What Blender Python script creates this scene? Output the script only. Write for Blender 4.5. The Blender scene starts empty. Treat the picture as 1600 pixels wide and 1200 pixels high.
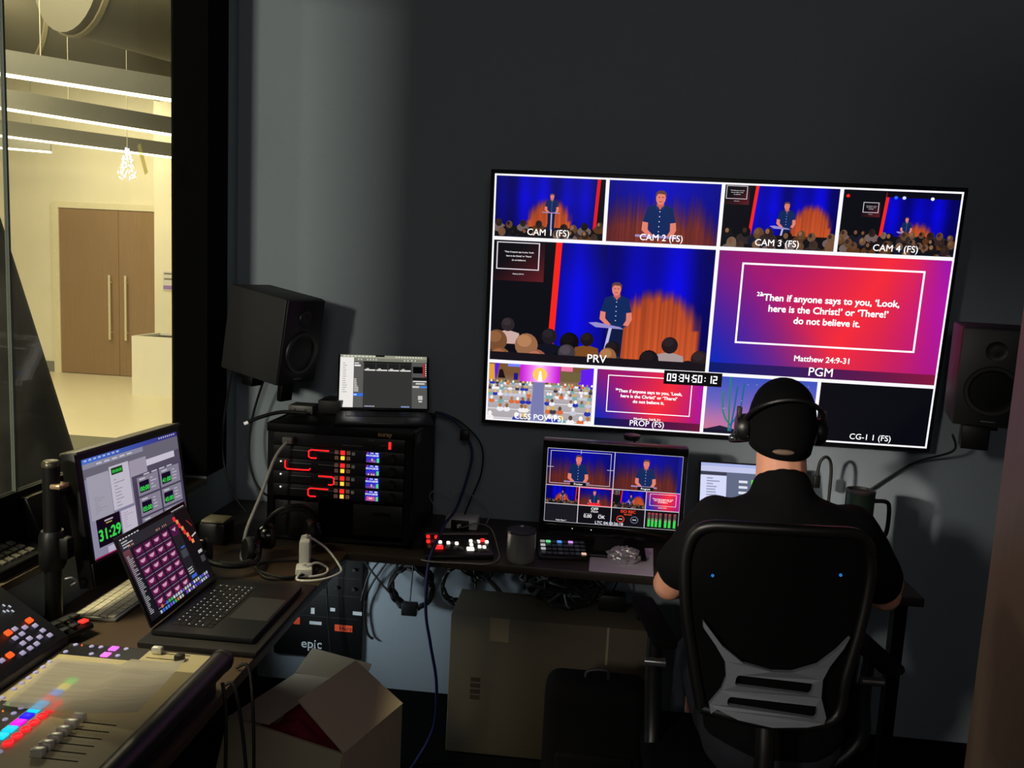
import bpy, bmesh, math, random
import numpy as np
from mathutils import Vector, Matrix, Euler
from mathutils.geometry import tessellate_polygon

# ------------------------------------------------------------------ camera, world, light, exposure
SC = bpy.context.scene
COL = SC.collection

def make_camera():
    yaw, pitch, roll, f = -.0874, -.1301, .0505, 1300.0
    cy, sy, cp, sp, cr, sr = math.cos(yaw), math.sin(yaw), math.cos(pitch), math.sin(pitch), math.cos(roll), math.sin(roll)
    fw0, r0, u0 = Vector((sy, cy, 0)), Vector((cy, -sy, 0)), Vector((0, 0, 1))
    fw = fw0 * cp + u0 * sp
    up = u0 * cp - fw0 * sp
    rt = r0 * cr + up * sr
    up = up * cr - r0 * sr
    cd = bpy.data.cameras.new('camera')
    cd.sensor_width = 36.0
    cd.lens = f * 36.0 / 1600.0
    cd.clip_start = .05
    co = bpy.data.objects.new('camera', cd)
    COL.objects.link(co)
    m = Matrix.Identity(4)
    for i in range(3):
        m[i][0], m[i][1], m[i][2] = rt[i], up[i], -fw[i]
    m[2][3] = 1.70
    co.matrix_world = m
    SC.camera = co
make_camera()

w = bpy.data.worlds.new('world')
SC.world = w
w.use_nodes = True
w.node_tree.nodes['Background'].inputs[0].default_value = (.5, .6, .7, 1)
w.node_tree.nodes['Background'].inputs[1].default_value = 0.0008
SC.view_settings.view_transform = 'Standard'
SC.view_settings.look = 'None'
SC.view_settings.gamma = 1
SC.view_settings.use_curve_mapping = False
SC.view_settings.exposure = 0.0
try:
    SC.cycles.use_denoising = True
    SC.cycles.max_bounces = 8
    SC.cycles.sample_clamp_indirect = 3.0
except Exception:
    pass

def area(name, loc, target, sx, sy, energy, color, spread=180):
    ld = bpy.data.lights.new(name, 'AREA')
    ld.shape = 'RECTANGLE'
    ld.size, ld.size_y = sx, sy
    ld.energy = energy
    ld.color = color
    ld.spread = math.radians(spread)
    o = bpy.data.objects.new(name, ld)
    COL.objects.link(o)
    o.location = loc
    d = Vector(target) - Vector(loc)
    o.rotation_euler = d.to_track_quat('-Z', 'Y').to_euler()
    return o

WARM = (1.0, .88, .57)
# the lobby's ceiling lamps (off the picture), the one by the near end of the window, a lamp under the side desk
area('lobby_ceiling_lamp', (-5.2, 6.6, 4.2), (-5.2, 7.6, 0), 4.0, 5.0, 490, WARM)
area('lobby_door_lamp', (-6.3, 9.6, 3.6), (-6.6, 11.2, 1.0), 1.6, .8, 40, WARM)
area('lobby_front_lamp', (-2.8, -3.2, 2.8), (-.7, 3.0, 1.4), .8, .45, 185, (1.0, .93, .80))
area('lobby_side_lamp', (-3.0, .7, 4.1), (-1.18, 1.72, .8), .7, 1.2, 6, WARM, 19)
area('rear_ambient_fill', (.2, -1.5, 2.85), (.1, 3.1, 1.5), 1.6, 1.0, 17, (1.0, .95, .89))  # added ambient fill behind the camera, no actual lamp there
area('desk_underside_lamp', (-1.28, 2.72, .50), (-.3, 3.16, .32), .12, .10, 3.2, (.82, .95, 1.0), 120)
area('added_side_beam', (-1.22, .35, 1.80), (1.0, 3.16, .95), .10, .10, 1.0, (1.0, .90, .76), 21)  # added narrow beam standing in for light through a gap on the left

# ------------------------------------------------------------------ helpers
def lin(c):
    out = []
    for v in c[:3]:
        v = v / 255.0
        out.append(v / 12.92 if v <= .04045 else ((v + .055) / 1.055) ** 2.4)
    return tuple(out)

MATS = {}
def mat(name, rgb, rough=.6, metal=0.0, var=.12, scale=30.0, bump=0.0, spec=.5, stretch=None, emit=None, strength=1.0):
    if name in MATS:
        return MATS[name]
    m = bpy.data.materials.new(name)
    m.use_nodes = True
    nt = m.node_tree
    b = nt.nodes['Principled BSDF']
    c = lin(rgb)
    tc = nt.nodes.new('ShaderNodeTexCoord')
    nz = nt.nodes.new('ShaderNodeTexNoise')
    nz.inputs['Scale'].default_value = scale
    nz.inputs['Detail'].default_value = 4
    if stretch:
        mp = nt.nodes.new('ShaderNodeMapping')
        mp.inputs['Scale'].default_value = stretch
        nt.links.new(tc.outputs['Object'], mp.inputs[0])
        nt.links.new(mp.outputs[0], nz.inputs['Vector'])
    else:
        nt.links.new(tc.outputs['Object'], nz.inputs['Vector'])
    mx = nt.nodes.new('ShaderNodeMix')
    mx.data_type = 'RGBA'
    mx.inputs[6].default_value = tuple(v * (1 - var) for v in c) + (1,)
    mx.inputs[7].default_value = tuple(min(1, v * (1 + var)) for v in c) + (1,)
    nt.links.new(nz.outputs[0], mx.inputs[0])
    nt.links.new(mx.outputs[2], b.inputs['Base Color'])
    b.inputs['Roughness'].default_value = rough
    b.inputs['Metallic'].default_value = metal
    b.inputs['Specular IOR Level'].default_value = spec
    if bump:
        bp = nt.nodes.new('ShaderNodeBump')
        bp.inputs['Strength'].default_value = bump
        bp.inputs['Distance'].default_value = .01
        nt.links.new(nz.outputs[0], bp.inputs['Height'])
        nt.links.new(bp.outputs[0], b.inputs['Normal'])
    if emit:
        b.inputs['Emission Color'].default_value = lin(emit) + (1,)
        b.inputs['Emission Strength'].default_value = strength
        m.cycles.emission_sampling = 'FRONT' if strength > 3 else 'NONE'
    MATS[name] = m
    return m

def led(name, rgb, strength=1.0):
    return mat(name, tuple(v * .25 for v in rgb), .4, emit=rgb, strength=strength)

def screen_mat(name, sample):
    m = bpy.data.materials.new(name)
    m.use_nodes = True
    nt = m.node_tree
    b = nt.nodes['Principled BSDF']
    b.inputs['Base Color'].default_value = (.004, .004, .005, 1)
    b.inputs['Roughness'].default_value = .35
    b.inputs['Specular IOR Level'].default_value = .25
    a = nt.nodes.new('ShaderNodeAttribute')
    a.attribute_name = 'Col'
    nt.links.new(a.outputs['Color'], b.inputs['Emission Color'])
    b.inputs['Emission Strength'].default_value = 1.0
    m.cycles.emission_sampling = 'FRONT' if sample else 'NONE'
    return m
SCREEN_BIG = screen_mat('wall_display', True)
SCREEN = screen_mat('lit_display', False)

def matrix_of(o):
    return Matrix.LocRotScale(o.location, o.rotation_euler, None)

def props(o, label=None, cat=None, group=None, kind=None):
    if label: o['label'] = label
    if cat: o['category'] = cat
    if group: o['group'] = group
    if kind: o['kind'] = kind
    return o

def thing(name, label, cat, loc=(0, 0, 0), rot=(0, 0, 0), group=None):
    o = bpy.data.objects.new(name, None)
    COL.objects.link(o)
    o.empty_display_size = .05
    o.location = loc
    o.rotation_euler = Euler(rot) if not isinstance(rot, (int, float)) else Euler((0, 0, rot))
    return props(o, label, cat, group)

def wmat(o):
    m = matrix_of(o)
    while o.parent is not None:
        o = o.parent
        m = matrix_of(o) @ m
    return m

class MB:
    """collects shapes and links them as one mesh object"""
    def __init__(s):
        s.v, s.f = [], []
    def add(s, vs, fs):
        n = len(s.v)
        s.v += [tuple(p) for p in vs]
        s.f += [tuple(i + n for i in q) for q in fs]
        return s
    def box(s, x0, x1, y0, y1, z0, z1, M=None):
        x0, x1 = min(x0, x1), max(x0, x1); y0, y1 = min(y0, y1), max(y0, y1); z0, z1 = min(z0, z1), max(z0, z1)
        vs = [(x, y, z) for z in (z0, z1) for y in (y0, y1) for x in (x0, x1)]
        if M is not None:
            vs = [M @ Vector(p) for p in vs]
        return s.add(vs, [(0, 2, 3, 1), (4, 5, 7, 6), (0, 1, 5, 4), (2, 6, 7, 3), (0, 4, 6, 2), (1, 3, 7, 5)])
    def hexa(s, p):
        """8 points: bottom 4 counter-clockwise, top 4"""
        return s.add(p, [(3, 2, 1, 0), (4, 5, 6, 7), (0, 1, 5, 4), (1, 2, 6, 5), (2, 3, 7, 6), (3, 0, 4, 7)])
    def tube(s, pts, r, n=8, spline=True, caps=True, sub=6):
        P = [Vector(p) for p in pts]
        R = list(r) if isinstance(r, (list, tuple)) else [r] * len(P)
        if spline and len(P) > 2:
            Q, RR = [], []
            for i in range(len(P) - 1):
                a, b, c, d = P[max(i - 1, 0)], P[i], P[i + 1], P[min(i + 2, len(P) - 1)]
                for k in range(sub):
                    t = k / sub
                    Q.append(.5 * ((2 * b) + (c - a) * t + (2 * a - 5 * b + 4 * c - d) * t * t + (3 * b - a - 3 * c + d) * t ** 3))
                    RR.append(R[i] * (1 - t) + R[i + 1] * t)
            Q.append(P[-1]); RR.append(R[-1])
            P, R = Q, RR
        vs, fs = [], []
        up = None
        for i, p in enumerate(P):
            t = (P[min(i + 1, len(P) - 1)] - P[max(i - 1, 0)])
            t = t.normalized() if t.length > 1e-9 else Vector((0, 0, 1))
            if up is None:
                up = Vector((0, 0, 1)) if abs(t.z) < .9 else Vector((1, 0, 0))
            a = t.cross(up)
            if a.length < 1e-6:
                a = t.orthogonal()
            a.normalize()
            up = a.cross(t)
            for k in range(n):
                q = 2 * math.pi * k / n
                vs.append(p + (a * math.cos(q) + up * math.sin(q)) * R[i])
        for i in range(len(P) - 1):
            for k in range(n):
                fs.append((i * n + k, i * n + (k + 1) % n, (i + 1) * n + (k + 1) % n, (i + 1) * n + k))
        if caps:
            fs.append(tuple(range(n))[::-1])
            fs.append(tuple((len(P) - 1) * n + k for k in range(n)))
        return s.add(vs, fs)
    def cyl(s, p0, p1, r0, r1=None, n=20):
        return s.tube([p0, p1], [r0, r0 if r1 is None else r1], n, False)
    def lathe(s, prof, c=(0, 0, 0), n=28, M=None):
        vs, fs = [], []
        for r, z in prof:
            for k in range(n):
                q = 2 * math.pi * k / n
                p = Vector((r * math.cos(q), r * math.sin(q), z))
                vs.append((M @ p if M is not None else p) + Vector(c))
        for i in range(len(prof) - 1):
            for k in range(n):
                fs.append((i * n + k, i * n + (k + 1) % n, (i + 1) * n + (k + 1) % n, (i + 1) * n + k))
        if prof[0][0] > 1e-6: fs.append(tuple(range(n))[::-1])
        if prof[-1][0] > 1e-6: fs.append(tuple((len(prof) - 1) * n + k for k in range(n)))
        return s.add(vs, fs)
    def ball(s, c, rx, ry=None, rz=None, nu=18, nv=12, M=None):
        ry = rx if ry is None else ry
        rz = rx if rz is None else rz
        vs, fs = [], []
        for j in range(nv + 1):
            a = math.pi * j / nv
            for k in range(nu):
                q = 2 * math.pi * k / nu
                p = Vector((rx * math.sin(a) * math.cos(q), ry * math.sin(a) * math.sin(q), rz * math.cos(a)))
                vs.append((M @ p if M is not None else p) + Vector(c))
        for j in range(nv):
            for k in range(nu):
                fs.append((j * nu + k, (j + 1) * nu + k, (j + 1) * nu + (k + 1) % nu, j * nu + (k + 1) % nu))
        return s.add(vs, fs)
    def limb(s, pts, rad, n=12):
        s.tube(pts, rad, n, False)
        for p, r in zip(pts, rad):
            s.ball(p, r, nu=n, nv=8)
        return s
    def plate(s, outer, holes, to3, off):
        """2-D outline with holes, mapped by to3, extruded by vector off"""
        loops = [[Vector((a, b, 0)) for a, b in L] for L in [outer] + list(holes)]
        tris = tessellate_polygon(loops)
        flat = [p for L in loops for p in L]
        o = Vector(off)
        A = [Vector(to3(p.x, p.y)) for p in flat]
        n = len(A)
        fs = [tuple(t) for t in tris] + [tuple(i + n for i in t)[::-1] for t in tris]
        k = 0
        for L in loops:
            for i in range(len(L)):
                a, b = k + i, k + (i + 1) % len(L)
                fs.append((a, b, b + n, a + n))
            k += len(L)
        return s.add(A + [p + o for p in A], fs)
    def build(s, name, m, parent=None, world=True, smooth=False, bevel=0.0, seg=2, local=False):
        me = bpy.data.meshes.new(name)
        vs = s.v
        if parent is not None and world and not local:
            inv = wmat(parent).inverted()
            vs = [inv @ Vector(p) for p in vs]
        me.from_pydata([tuple(p) for p in vs], [], s.f)
        bm = bmesh.new()
        bm.from_mesh(me)
        bmesh.ops.remove_doubles(bm, verts=bm.verts, dist=1e-6)
        if bevel:
            bm.normal_update()
            es = [e for e in bm.edges if len(e.link_faces) == 2 and e.calc_face_angle(0) > .5]
            bmesh.ops.bevel(bm, geom=es, offset=bevel, segments=seg, affect='EDGES', profile=.5, clamp_overlap=True)
        bmesh.ops.recalc_face_normals(bm, faces=bm.faces)
        if smooth or bevel:
            for fc in bm.faces: fc.smooth = True
            for e in bm.edges:
                if len(e.link_faces) == 2 and e.calc_face_angle(0) > math.radians(42):
                    e.smooth = False
        bm.to_mesh(me)
        bm.free()
        me.materials.append(m)
        o = bpy.data.objects.new(name, me)
        COL.objects.link(o)
        if parent is not None:
            o.parent = parent
        return o

def structure(name, mb, m, parent=None, **k):
    o = mb.build(name, m, parent, **k)
    if parent is None:
        o['kind'] = 'structure'
    return o

def text_polys(s, size, bold=0.0, align='CENTER'):
    cu = bpy.data.curves.new('lettering', 'FONT')
    cu.body = s
    cu.size = size
    cu.align_x = align
    cu.resolution_u = 3
    cu.offset = bold * size
    ob = bpy.data.objects.new('lettering', cu)
    COL.objects.link(ob)
    dg = bpy.context.evaluated_depsgraph_get()
    me = bpy.data.meshes.new_from_object(ob.evaluated_get(dg))
    vs = [(v.co.x, v.co.y) for v in me.vertices]
    ps = [tuple(p.vertices) for p in me.polygons]
    bpy.data.objects.remove(ob)
    bpy.data.curves.remove(cu)
    bpy.data.meshes.remove(me)
    return vs, ps
TXT = {}
def text_cached(*a):
    if a not in TXT: TXT[a] = text_polys(*a)
    return TXT[a]

def letter(mb, s, size, origin, ux, uy, bold=0.0, align='CENTER'):
    """flat lettering placed on a surface: origin, unit right, unit up"""
    vs, ps = text_cached(s, size, bold, align)
    o, ux, uy = Vector(origin), Vector(ux), Vector(uy)
    return mb.add([o + ux * x + uy * y for x, y in vs], ps)

# ------------------------------------------------------------------ pictures shown on screens
def clip_poly(pts, R):
    x0, y0, x1, y1 = R
    for ax, lim, sg in ((0, x0, 1), (0, x1, -1), (1, y0, 1), (1, y1, -1)):
        out = []
        n = len(pts)
        for i in range(n):
            a, b = pts[i], pts[(i + 1) % n]
            da, db = (a[ax] - lim) * sg, (b[ax] - lim) * sg
            if da >= 0: out.append(a)
            if (da >= 0) != (db >= 0):
                t = da / (da - db)
                out.append((a[0] + (b[0] - a[0]) * t, a[1] + (b[1] - a[1]) * t))
        pts = out
        if len(pts) < 3: return []
    return pts

class Canvas:
    """flat picture made of coloured polygons; x right, y down"""
    def __init__(s, W, H, bg=(0, 0, 0), gain=1.0):
        s.W, s.H, s.gain = W, H, gain
        s.v, s.f, s.c = [], [], []
        s.z = 0
        s.dz = 1
        s.clip = (0, 0, W, H)
        s.T = (0, 0, 1, 1)
        s.rect(0, 0, W, H, bg, raw=True)
    def tile(s, x0, y0, x1, y1, z=1):
        """drawing area; afterwards coordinates run 0..1 across it"""
        s.clip = (x0, y0, x1, y1)
        s.T = (x0, y0, x1 - x0, y1 - y0)
        s.z = z
    def full(s, z=60):
        s.clip = (0, 0, s.W, s.H); s.T = (0, 0, 1, 1); s.z = z
    def m(s, p):
        return (s.T[0] + p[0] * s.T[2], s.T[1] + p[1] * s.T[3])
    def _put(s, pts, cols):
        n = len(s.v)
        s.z += s.dz
        s.v += [(x, y, s.z) for x, y in pts]
        s.f.append(tuple(range(n, n + len(pts))))
        s.c.append(cols)
    def poly(s, pts, col, k=1.0, raw=False):
        q = pts if raw else [s.m(p) for p in pts]
        q = clip_poly(list(q), s.clip)
        if q:
            g = s.gain * k
            s._put(q, tuple(v * g for v in lin(col)))
    def rect(s, x0, y0, x1, y1, col, k=1.0, raw=False):
        s.poly([(x0, y0), (x1, y0), (x1, y1), (x0, y1)], col, k, raw)
    def frame(s, x0, y0, x1, y1, wx, wy, col, k=1.0):
        s.rect(x0, y0, x1, y0 + wy, col, k); s.rect(x0, y1 - wy, x1, y1, col, k)
        s.rect(x0, y0, x0 + wx, y1, col, k); s.rect(x1 - wx, y0, x1, y1, col, k)
    def ell(s, cx, cy, rx, ry, col, n=14, k=1.0):
        s.poly([(cx + rx * math.cos(6.2832 * i / n), cy + ry * math.sin(6.2832 * i / n)) for i in range(n)], col, k)
    def line(s, a, b, w, col, k=1.0):
        ax, ay = s.m(a); bx, by = s.m(b)
        d = math.hypot(bx - ax, by - ay) or 1
        ux, uy = -(by - ay) / d * w / 2, (bx - ax) / d * w / 2
        s.poly([(ax + ux, ay + uy), (bx + ux, by + uy), (bx - ux, by - uy), (ax - ux, ay - uy)], col, k, raw=True)
    def grad(s, x0, y0, x1, y1, fn, nx, ny, k=1.0):
        """smooth colour field: fn(u, v) -> rgb 0..255"""
        s.z += 1
        n = len(s.v)
        g = s.gain * k
        P = []
        for j in range(ny + 1):
            for i in range(nx + 1):
                u, v = i / nx, j / ny
                p = s.m((x0 + (x1 - x0) * u, y0 + (y1 - y0) * v))
                s.v.append((p[0], p[1], s.z))
                P.append(tuple(q * g for q in lin([max(0, min(255, t)) for t in fn(u, v)])))
        for j in range(ny):
            for i in range(nx):
                a = j * (nx + 1) + i
                ids = (a, a + 1, a + nx + 2, a + nx + 1)
                s.f.append(tuple(q + n for q in ids))
                s.c.append([P[q] for q in ids])
    def text(s, t, x, y, size, col=(255, 255, 255), bold=.012, align='CENTER', k=1.0):
        """size in canvas units, y is the baseline"""
        vs, ps = text_cached(t, 1.0, 0.0, align)
        ox, oy = s.m((x, y))
        c = tuple(v * s.gain * k for v in lin(col))
        b_ = bold * size
        for dx, dy in (((-b_, 0), (b_, b_), (b_, -b_)) if b_ else ((0, 0),)):
            s.z += s.dz
            n = len(s.v)
            s.v += [(ox + dx + a * size, oy + dy - b * size, s.z) for a, b in vs]
            for p in ps:
                s.f.append(tuple(i + n for i in p)); s.c.append(c)
    def build(s, name, m, parent, org, ux, uy, width, eps=1.2e-5):
        """org: world point of the picture's upper left corner"""
        ux, uy = Vector(ux).normalized(), Vector(uy).normalized()
        nn = ux.cross(uy)
        if nn.length: nn = -nn.normalized() if False else nn.normalized()
        # picture faces along -(ux x down)
        nn = -ux.cross(uy).normalized()
        sc = width / s.W
        V = np.array(s.v, float)
        W3 = (np.array(org)[None] + np.outer(V[:, 0] * sc, np.array(ux)) + np.outer(V[:, 1] * sc, np.array(uy)) + np.outer(V[:, 2] * eps, np.array(nn)))
        inv = np.array(wmat(parent).inverted()) if parent is not None else np.eye(4)
        W3 = W3 @ inv[:3, :3].T + inv[:3, 3]
        me = bpy.data.meshes.new(name)
        me.from_pydata([tuple(p) for p in W3], [], [tuple(reversed(f)) for f in s.f])
        a = me.color_attributes.new('Col', 'FLOAT_COLOR', 'CORNER')
        buf = []
        for f, c in zip(s.f, s.c):
            if isinstance(c, tuple):
                buf += [c] * len(f)
            else:
                buf += list(reversed(c))
        arr = np.ones((len(buf), 4), np.float32)
        arr[:, :3] = np.array(buf, np.float32)
        a.data.foreach_set('color', arr.ravel())
        me.materials.append(m)
        o = bpy.data.objects.new(name, me)
        COL.objects.link(o)
        if parent is not None: o.parent = parent
        return o

def hsh(i, j=0):
    v = math.sin(i * 12.9898 + j * 78.233) * 43758.5453
    return v - math.floor(v)

def mix3(a, b, t):
    t = max(0, min(1, t))
    return tuple(x + (y - x) * t for x, y in zip(a, b))

def stage_fn(cx, cy, rx, ry, left_dark=.0, edge=.25):
    """blue drape with a wood wall lit inside an arch"""
    def fn(u, v):
        fold = .75 + .25 * math.sin(u * 23 + 1.3) * math.sin(u * 9)
        blue = (8 * fold, 6 * fold, (235 - 90 * abs(v - .35)) * fold)
        dk = max(0, 1 - min(u, 1 - u) / edge) * .55
        blue = mix3(blue, (3, 3, 40), dk)
        e = ((u - cx) / rx) ** 2 + ((v - cy) / ry) ** 2
        st = hsh(int(u * 160)) * .22 + .8
        wood = mix3((172 * st, 66 * st, 36 * st), (215 * st, 92 * st, 46 * st), v)
        t = (1.15 - e) * 1.7 + (hsh(int(u * 90), 3) - .5) * .45
        if v > cy and abs(u - cx) < rx * .97: t = 1
        elif v > cy: t = max(0, 1 - (abs(u - cx) - rx * .97) * 60)
        return mix3(blue, wood, t)
    return fn

SLIDE_TEXT = ('\u201cThen if anyone says to you, \u2018Look,', 'here is the Christ!\u2019 or \u2018There!\u2019', 'do not believe it.')
def slide_fn(u, v):
    red, blue, mag, pur = (246, 44, 58), (8, 40, 190), (200, 20, 175), (110, 20, 200)
    d = abs((u - .62) - (.5 - v) * .25)
    c = mix3(red, (170, 25, 110), d / .45)
    c = mix3(c, blue, max(0, (.42 - u) * 1.6 + (v - .55) * .9))
    c = mix3(c, pur, max(0, (u - .86) * 5) * max(0, 1.1 - v))
    c = mix3(c, mag, max(0, (u - .75) * 2.2) * (1 - abs(v - .4)))
    c = mix3(c, (120, 30, 110), max(0, (.25 - v)) * max(0, (.5 - u)) * 4)
    return c

def draw_slide(c, S, x0=0, y0=0, x1=1, y1=1, k=1.0, ref=True, fn=slide_fn, full=True):
    w, h = x1 - x0, y1 - y0
    X = lambda u: x0 + w * u
    Y = lambda v: y0 + h * v
    c.grad(x0, y0, x1, y1, fn, 28, 18, k)
    t = .008
    c.frame(X(.105), Y(.09), X(.895), Y(.745), t * w, t * 1.78 * h, (255, 250, 255), 1.2)
    for i, s in enumerate(SLIDE_TEXT):
        c.text(s, X(.5), Y(.385 + i * .088), S * .042 * w, bold=.022, k=1.3)
    c.text('23', X(.195), Y(.352), S * .026 * w, bold=.02, k=1.2)
    if ref: c.text('Matthew 24:9-31', X(.5), Y(.865), S * .036 * w, bold=.02, k=1.1)

def draw_man(c, x, y0, h, asp, side=0, full=True, legs=True, lect=True):
    """speaker in a navy shirt; x centre, y0 top of hair, h hair to lectern top, in tile units; asp = tile width/height"""
    f = h / asp
    X = lambda a: x + a * f
    Y = lambda b: y0 + b * h
    skin, skin2, navy = (226, 130, 112), (200, 100, 88), (16, 40, 92)
    if legs:
        c.poly([(X(-.2), Y(1.0)), (X(.2), Y(1.0)), (X(.16), Y(2.0)), (X(.03), Y(2.0)), (X(0), Y(1.25)), (X(-.05), Y(2.0)), (X(-.18), Y(2.0))], (14, 26, 62))
    c.poly([(X(-.27), Y(.37)), (X(-.1), Y(.31)), (X(.1), Y(.31)), (X(.27), Y(.37)), (X(.36), Y(.70)), (X(.24), Y(.73)), (X(.22), Y(1.06)), (X(-.22), Y(1.06)), (X(-.23), Y(.73)), (X(-.36), Y(.70))], navy)
    c.poly([(X(-.36), Y(.69)), (X(-.24), Y(.71)), (X(-.24), Y(.86)), (X(-.1), Y(1.0)), (X(-.2), Y(1.03)), (X(-.37), Y(.88))], skin)
    c.poly([(X(.36), Y(.69)), (X(.24), Y(.71)), (X(.25), Y(.88)), (X(.18), Y(1.0)), (X(.3), Y(1.02)), (X(.38), Y(.86))], skin)
    c.poly([(X(-.07), Y(.26)), (X(.07), Y(.26)), (X(.08), Y(.33)), (X(0), Y(.42)), (X(-.08), Y(.33))], skin2)
    dx = -.02 if side else .0
    c.ell(X(dx), Y(.165), .105 * f, .15 * h, skin)
    c.poly([(X(-.115 + dx), Y(.15)), (X(-.11 + dx), Y(.05)), (X(-.05 + dx), Y(0)), (X(.06 + dx), Y(.0)), (X(.12 + dx), Y(.06)), (X(.115 + dx), Y(.17)), (X(.08 + dx), Y(.08)), (X(-.06 + dx), Y(.07))], (96, 62, 62))
    c.rect(X(-.06 + dx), Y(.14), X(-.015 + dx), Y(.155), (120, 60, 60)); c.rect(X(.02 + dx), Y(.14), X(.065 + dx), Y(.155), (120, 60, 60))
    c.rect(X(-.035 + dx), Y(.235), X(.035 + dx), Y(.25), (150, 60, 64))
    c.poly([(X(-.1), Y(.31)), (X(-.02), Y(.38)), (X(-.08), Y(.42))], (24, 52, 112)); c.poly([(X(.1), Y(.31)), (X(.02), Y(.38)), (X(.08), Y(.42))], (24, 52, 112))
    for i in range(5):
        c.ell(X(.0), Y(.46 + i * .11), .012 * f, .012 * h, (225, 225, 235), 8)
    if lect:
        if side:
            c.poly([(X(-.62), Y(.98)), (X(-.45), Y(.96)), (X(.12), Y(1.05)), (X(.2), Y(1.1)), (X(-.45), Y(1.08))], (150, 140, 205))
            if legs: c.poly([(X(-.14), Y(1.08)), (X(-.07), Y(1.08)), (X(-.22), Y(1.95)), (X(-.29), Y(1.95))], (190, 185, 225))
        else:
            c.poly([(X(-.5), Y(.98)), (X(.42), Y(1.0)), (X(.44), Y(1.05)), (X(-.5), Y(1.03))], (165, 140, 190))
            if legs: c.rect(X(-.03), Y(1.05), X(.04), Y(1.95), (175, 170, 215))

def draw_crowd(c, ytop, n, size, seed, asp, warm=True):
    rnd = random.Random(seed)
    pal = [(46, 32, 28), (96, 66, 44), (26, 20, 20), (112, 80, 58), (62, 46, 40), (16, 14, 18), (120, 98, 80)]
    clo = [(16, 18, 26), (112, 94, 90), (88, 52, 28), (22, 26, 44), (48, 38, 38)]
    c.rect(0, ytop + .1, 1, 1, (18, 15, 18))
    for row in range(2):
        for i in range(n):
            x = (i + rnd.uniform(.2, .8)) / n
            y = ytop + row * size * .9 + rnd.uniform(-.02, .05)
            r = size * rnd.uniform(.36, .5)
            c.ell(x, y + r * 2.1, r * 1.7 / asp, r * 1.1, rnd.choice(clo), 12)
            c.ell(x, y + r * .9, r * .85 / asp, r, rnd.choice(pal), 12)
            c.ell(x - r * .25 / asp, y + r * .6, r * .4 / asp, r * .5, tuple(min(255, q * 1.25) for q in pal[rnd.randrange(4)]), 8)

def dark_side(c, x1a, x1b, slide=None, S=1.0):
    """black side wall with the projected slide and the red drape edge"""
    c.poly([(0, 0), (x1a, 0), (x1b, 1), (0, 1)], (12, 12, 20))
    if slide:
        x0, y0, x1, y1 = slide
        c.grad(x0, y0, x1, y1, lambda u, v: mix3((14, 12, 18), (96, 28, 36), (u + v - .7) * .8), 6, 6)
        c.frame(x0 + (x1 - x0) * .06, y0 + (y1 - y0) * .04, x1 - (x1 - x0) * .1, y0 + (y1 - y0) * .72, .005, .008, (225, 215, 225))
        for i, s in enumerate(SLIDE_TEXT):
            c.text(s, (x0 + x1) / 2, y0 + (y1 - y0) * (.3 + i * .1), S, (245, 240, 245), .02)
        c.text('Matthew 24:9-31', (x0 + x1) / 2, y0 + (y1 - y0) * .84, S * .8, (235, 230, 235), .02)
    c.poly([(x1a, 0), (x1a + .028, 0), (x1b + .028, 1), (x1b, 1)], (236, 36, 28), 1.1)

def cam_one(c, asp):
    c.grad(0, 0, 1, 1, stage_fn(.5, .72, .2, .36), 70, 26)
    c.poly([(.955, 0), (1, 0), (1, 1), (.93, 1)], (8, 10, 22)); c.poly([(.925, 0), (.955, 0), (.93, 1), (.90, 1)], (220, 26, 34))
    c.rect(.0, .82, .95, .9, (40, 36, 60))
    draw_man(c, .52, .26, .31, asp)
    draw_crowd(c, .72, 9, .16, 4, asp)
    draw_man(c, .52, .26, .31, asp)
def cam_two(c, asp, k=1.0):
    def fn(u, v):
        st = hsh(int(u * 110)) * .3 + .75
        wood = mix3((150 * st, 62 * st, 44 * st), (60, 20, 40), abs(u - .5) * 1.1)
        blue = mix3((10, 12, 190), (8, 8, 90), abs(u - .5) * 1.2)
        return mix3(blue, wood, (v - .22 + (hsh(int(u * 60), 2) - .5) * .22) * 1.9 - max(0, u - .85) * 5)
    c.grad(0, 0, 1, 1, fn, 80, 22, k)
    draw_man(c, .47, .14, .74, asp, legs=False)
def cam_three(c, asp):
    c.grad(0, 0, 1, 1, stage_fn(.78, .62, .17, .34, edge=.12), 70, 26)
    dark_side(c, .27, .225, (0, 0, .22, .31), .0088 * c.T[2])
    draw_man(c, .56, .24, .4, asp, side=1)
    draw_crowd(c, .68, 8, .2, 9, asp)
def cam_four(c, asp):
    c.grad(0, 0, 1, 1, stage_fn(.66, .8, .16, .3, edge=.2), 70, 26)
    dark_side(c, .37, .33, (.17, .18, .33, .42), .0064 * c.T[2])
    c.rect(.37, 0, 1, .1, (10, 10, 22))
    for x, q in ((.45, (40, 90, 255)), (.52, (190, 200, 255)), (.76, (220, 225, 255)), (.04, (230, 30, 30))):
        c.ell(x, .1, .016, .026, q, 10, 1.3)
    draw_man(c, .57, .4, .24, asp, side=1)
    draw_crowd(c, .62, 12, .15, 12, asp); draw_crowd(c, .8, 9, .17, 15, asp)
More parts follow.
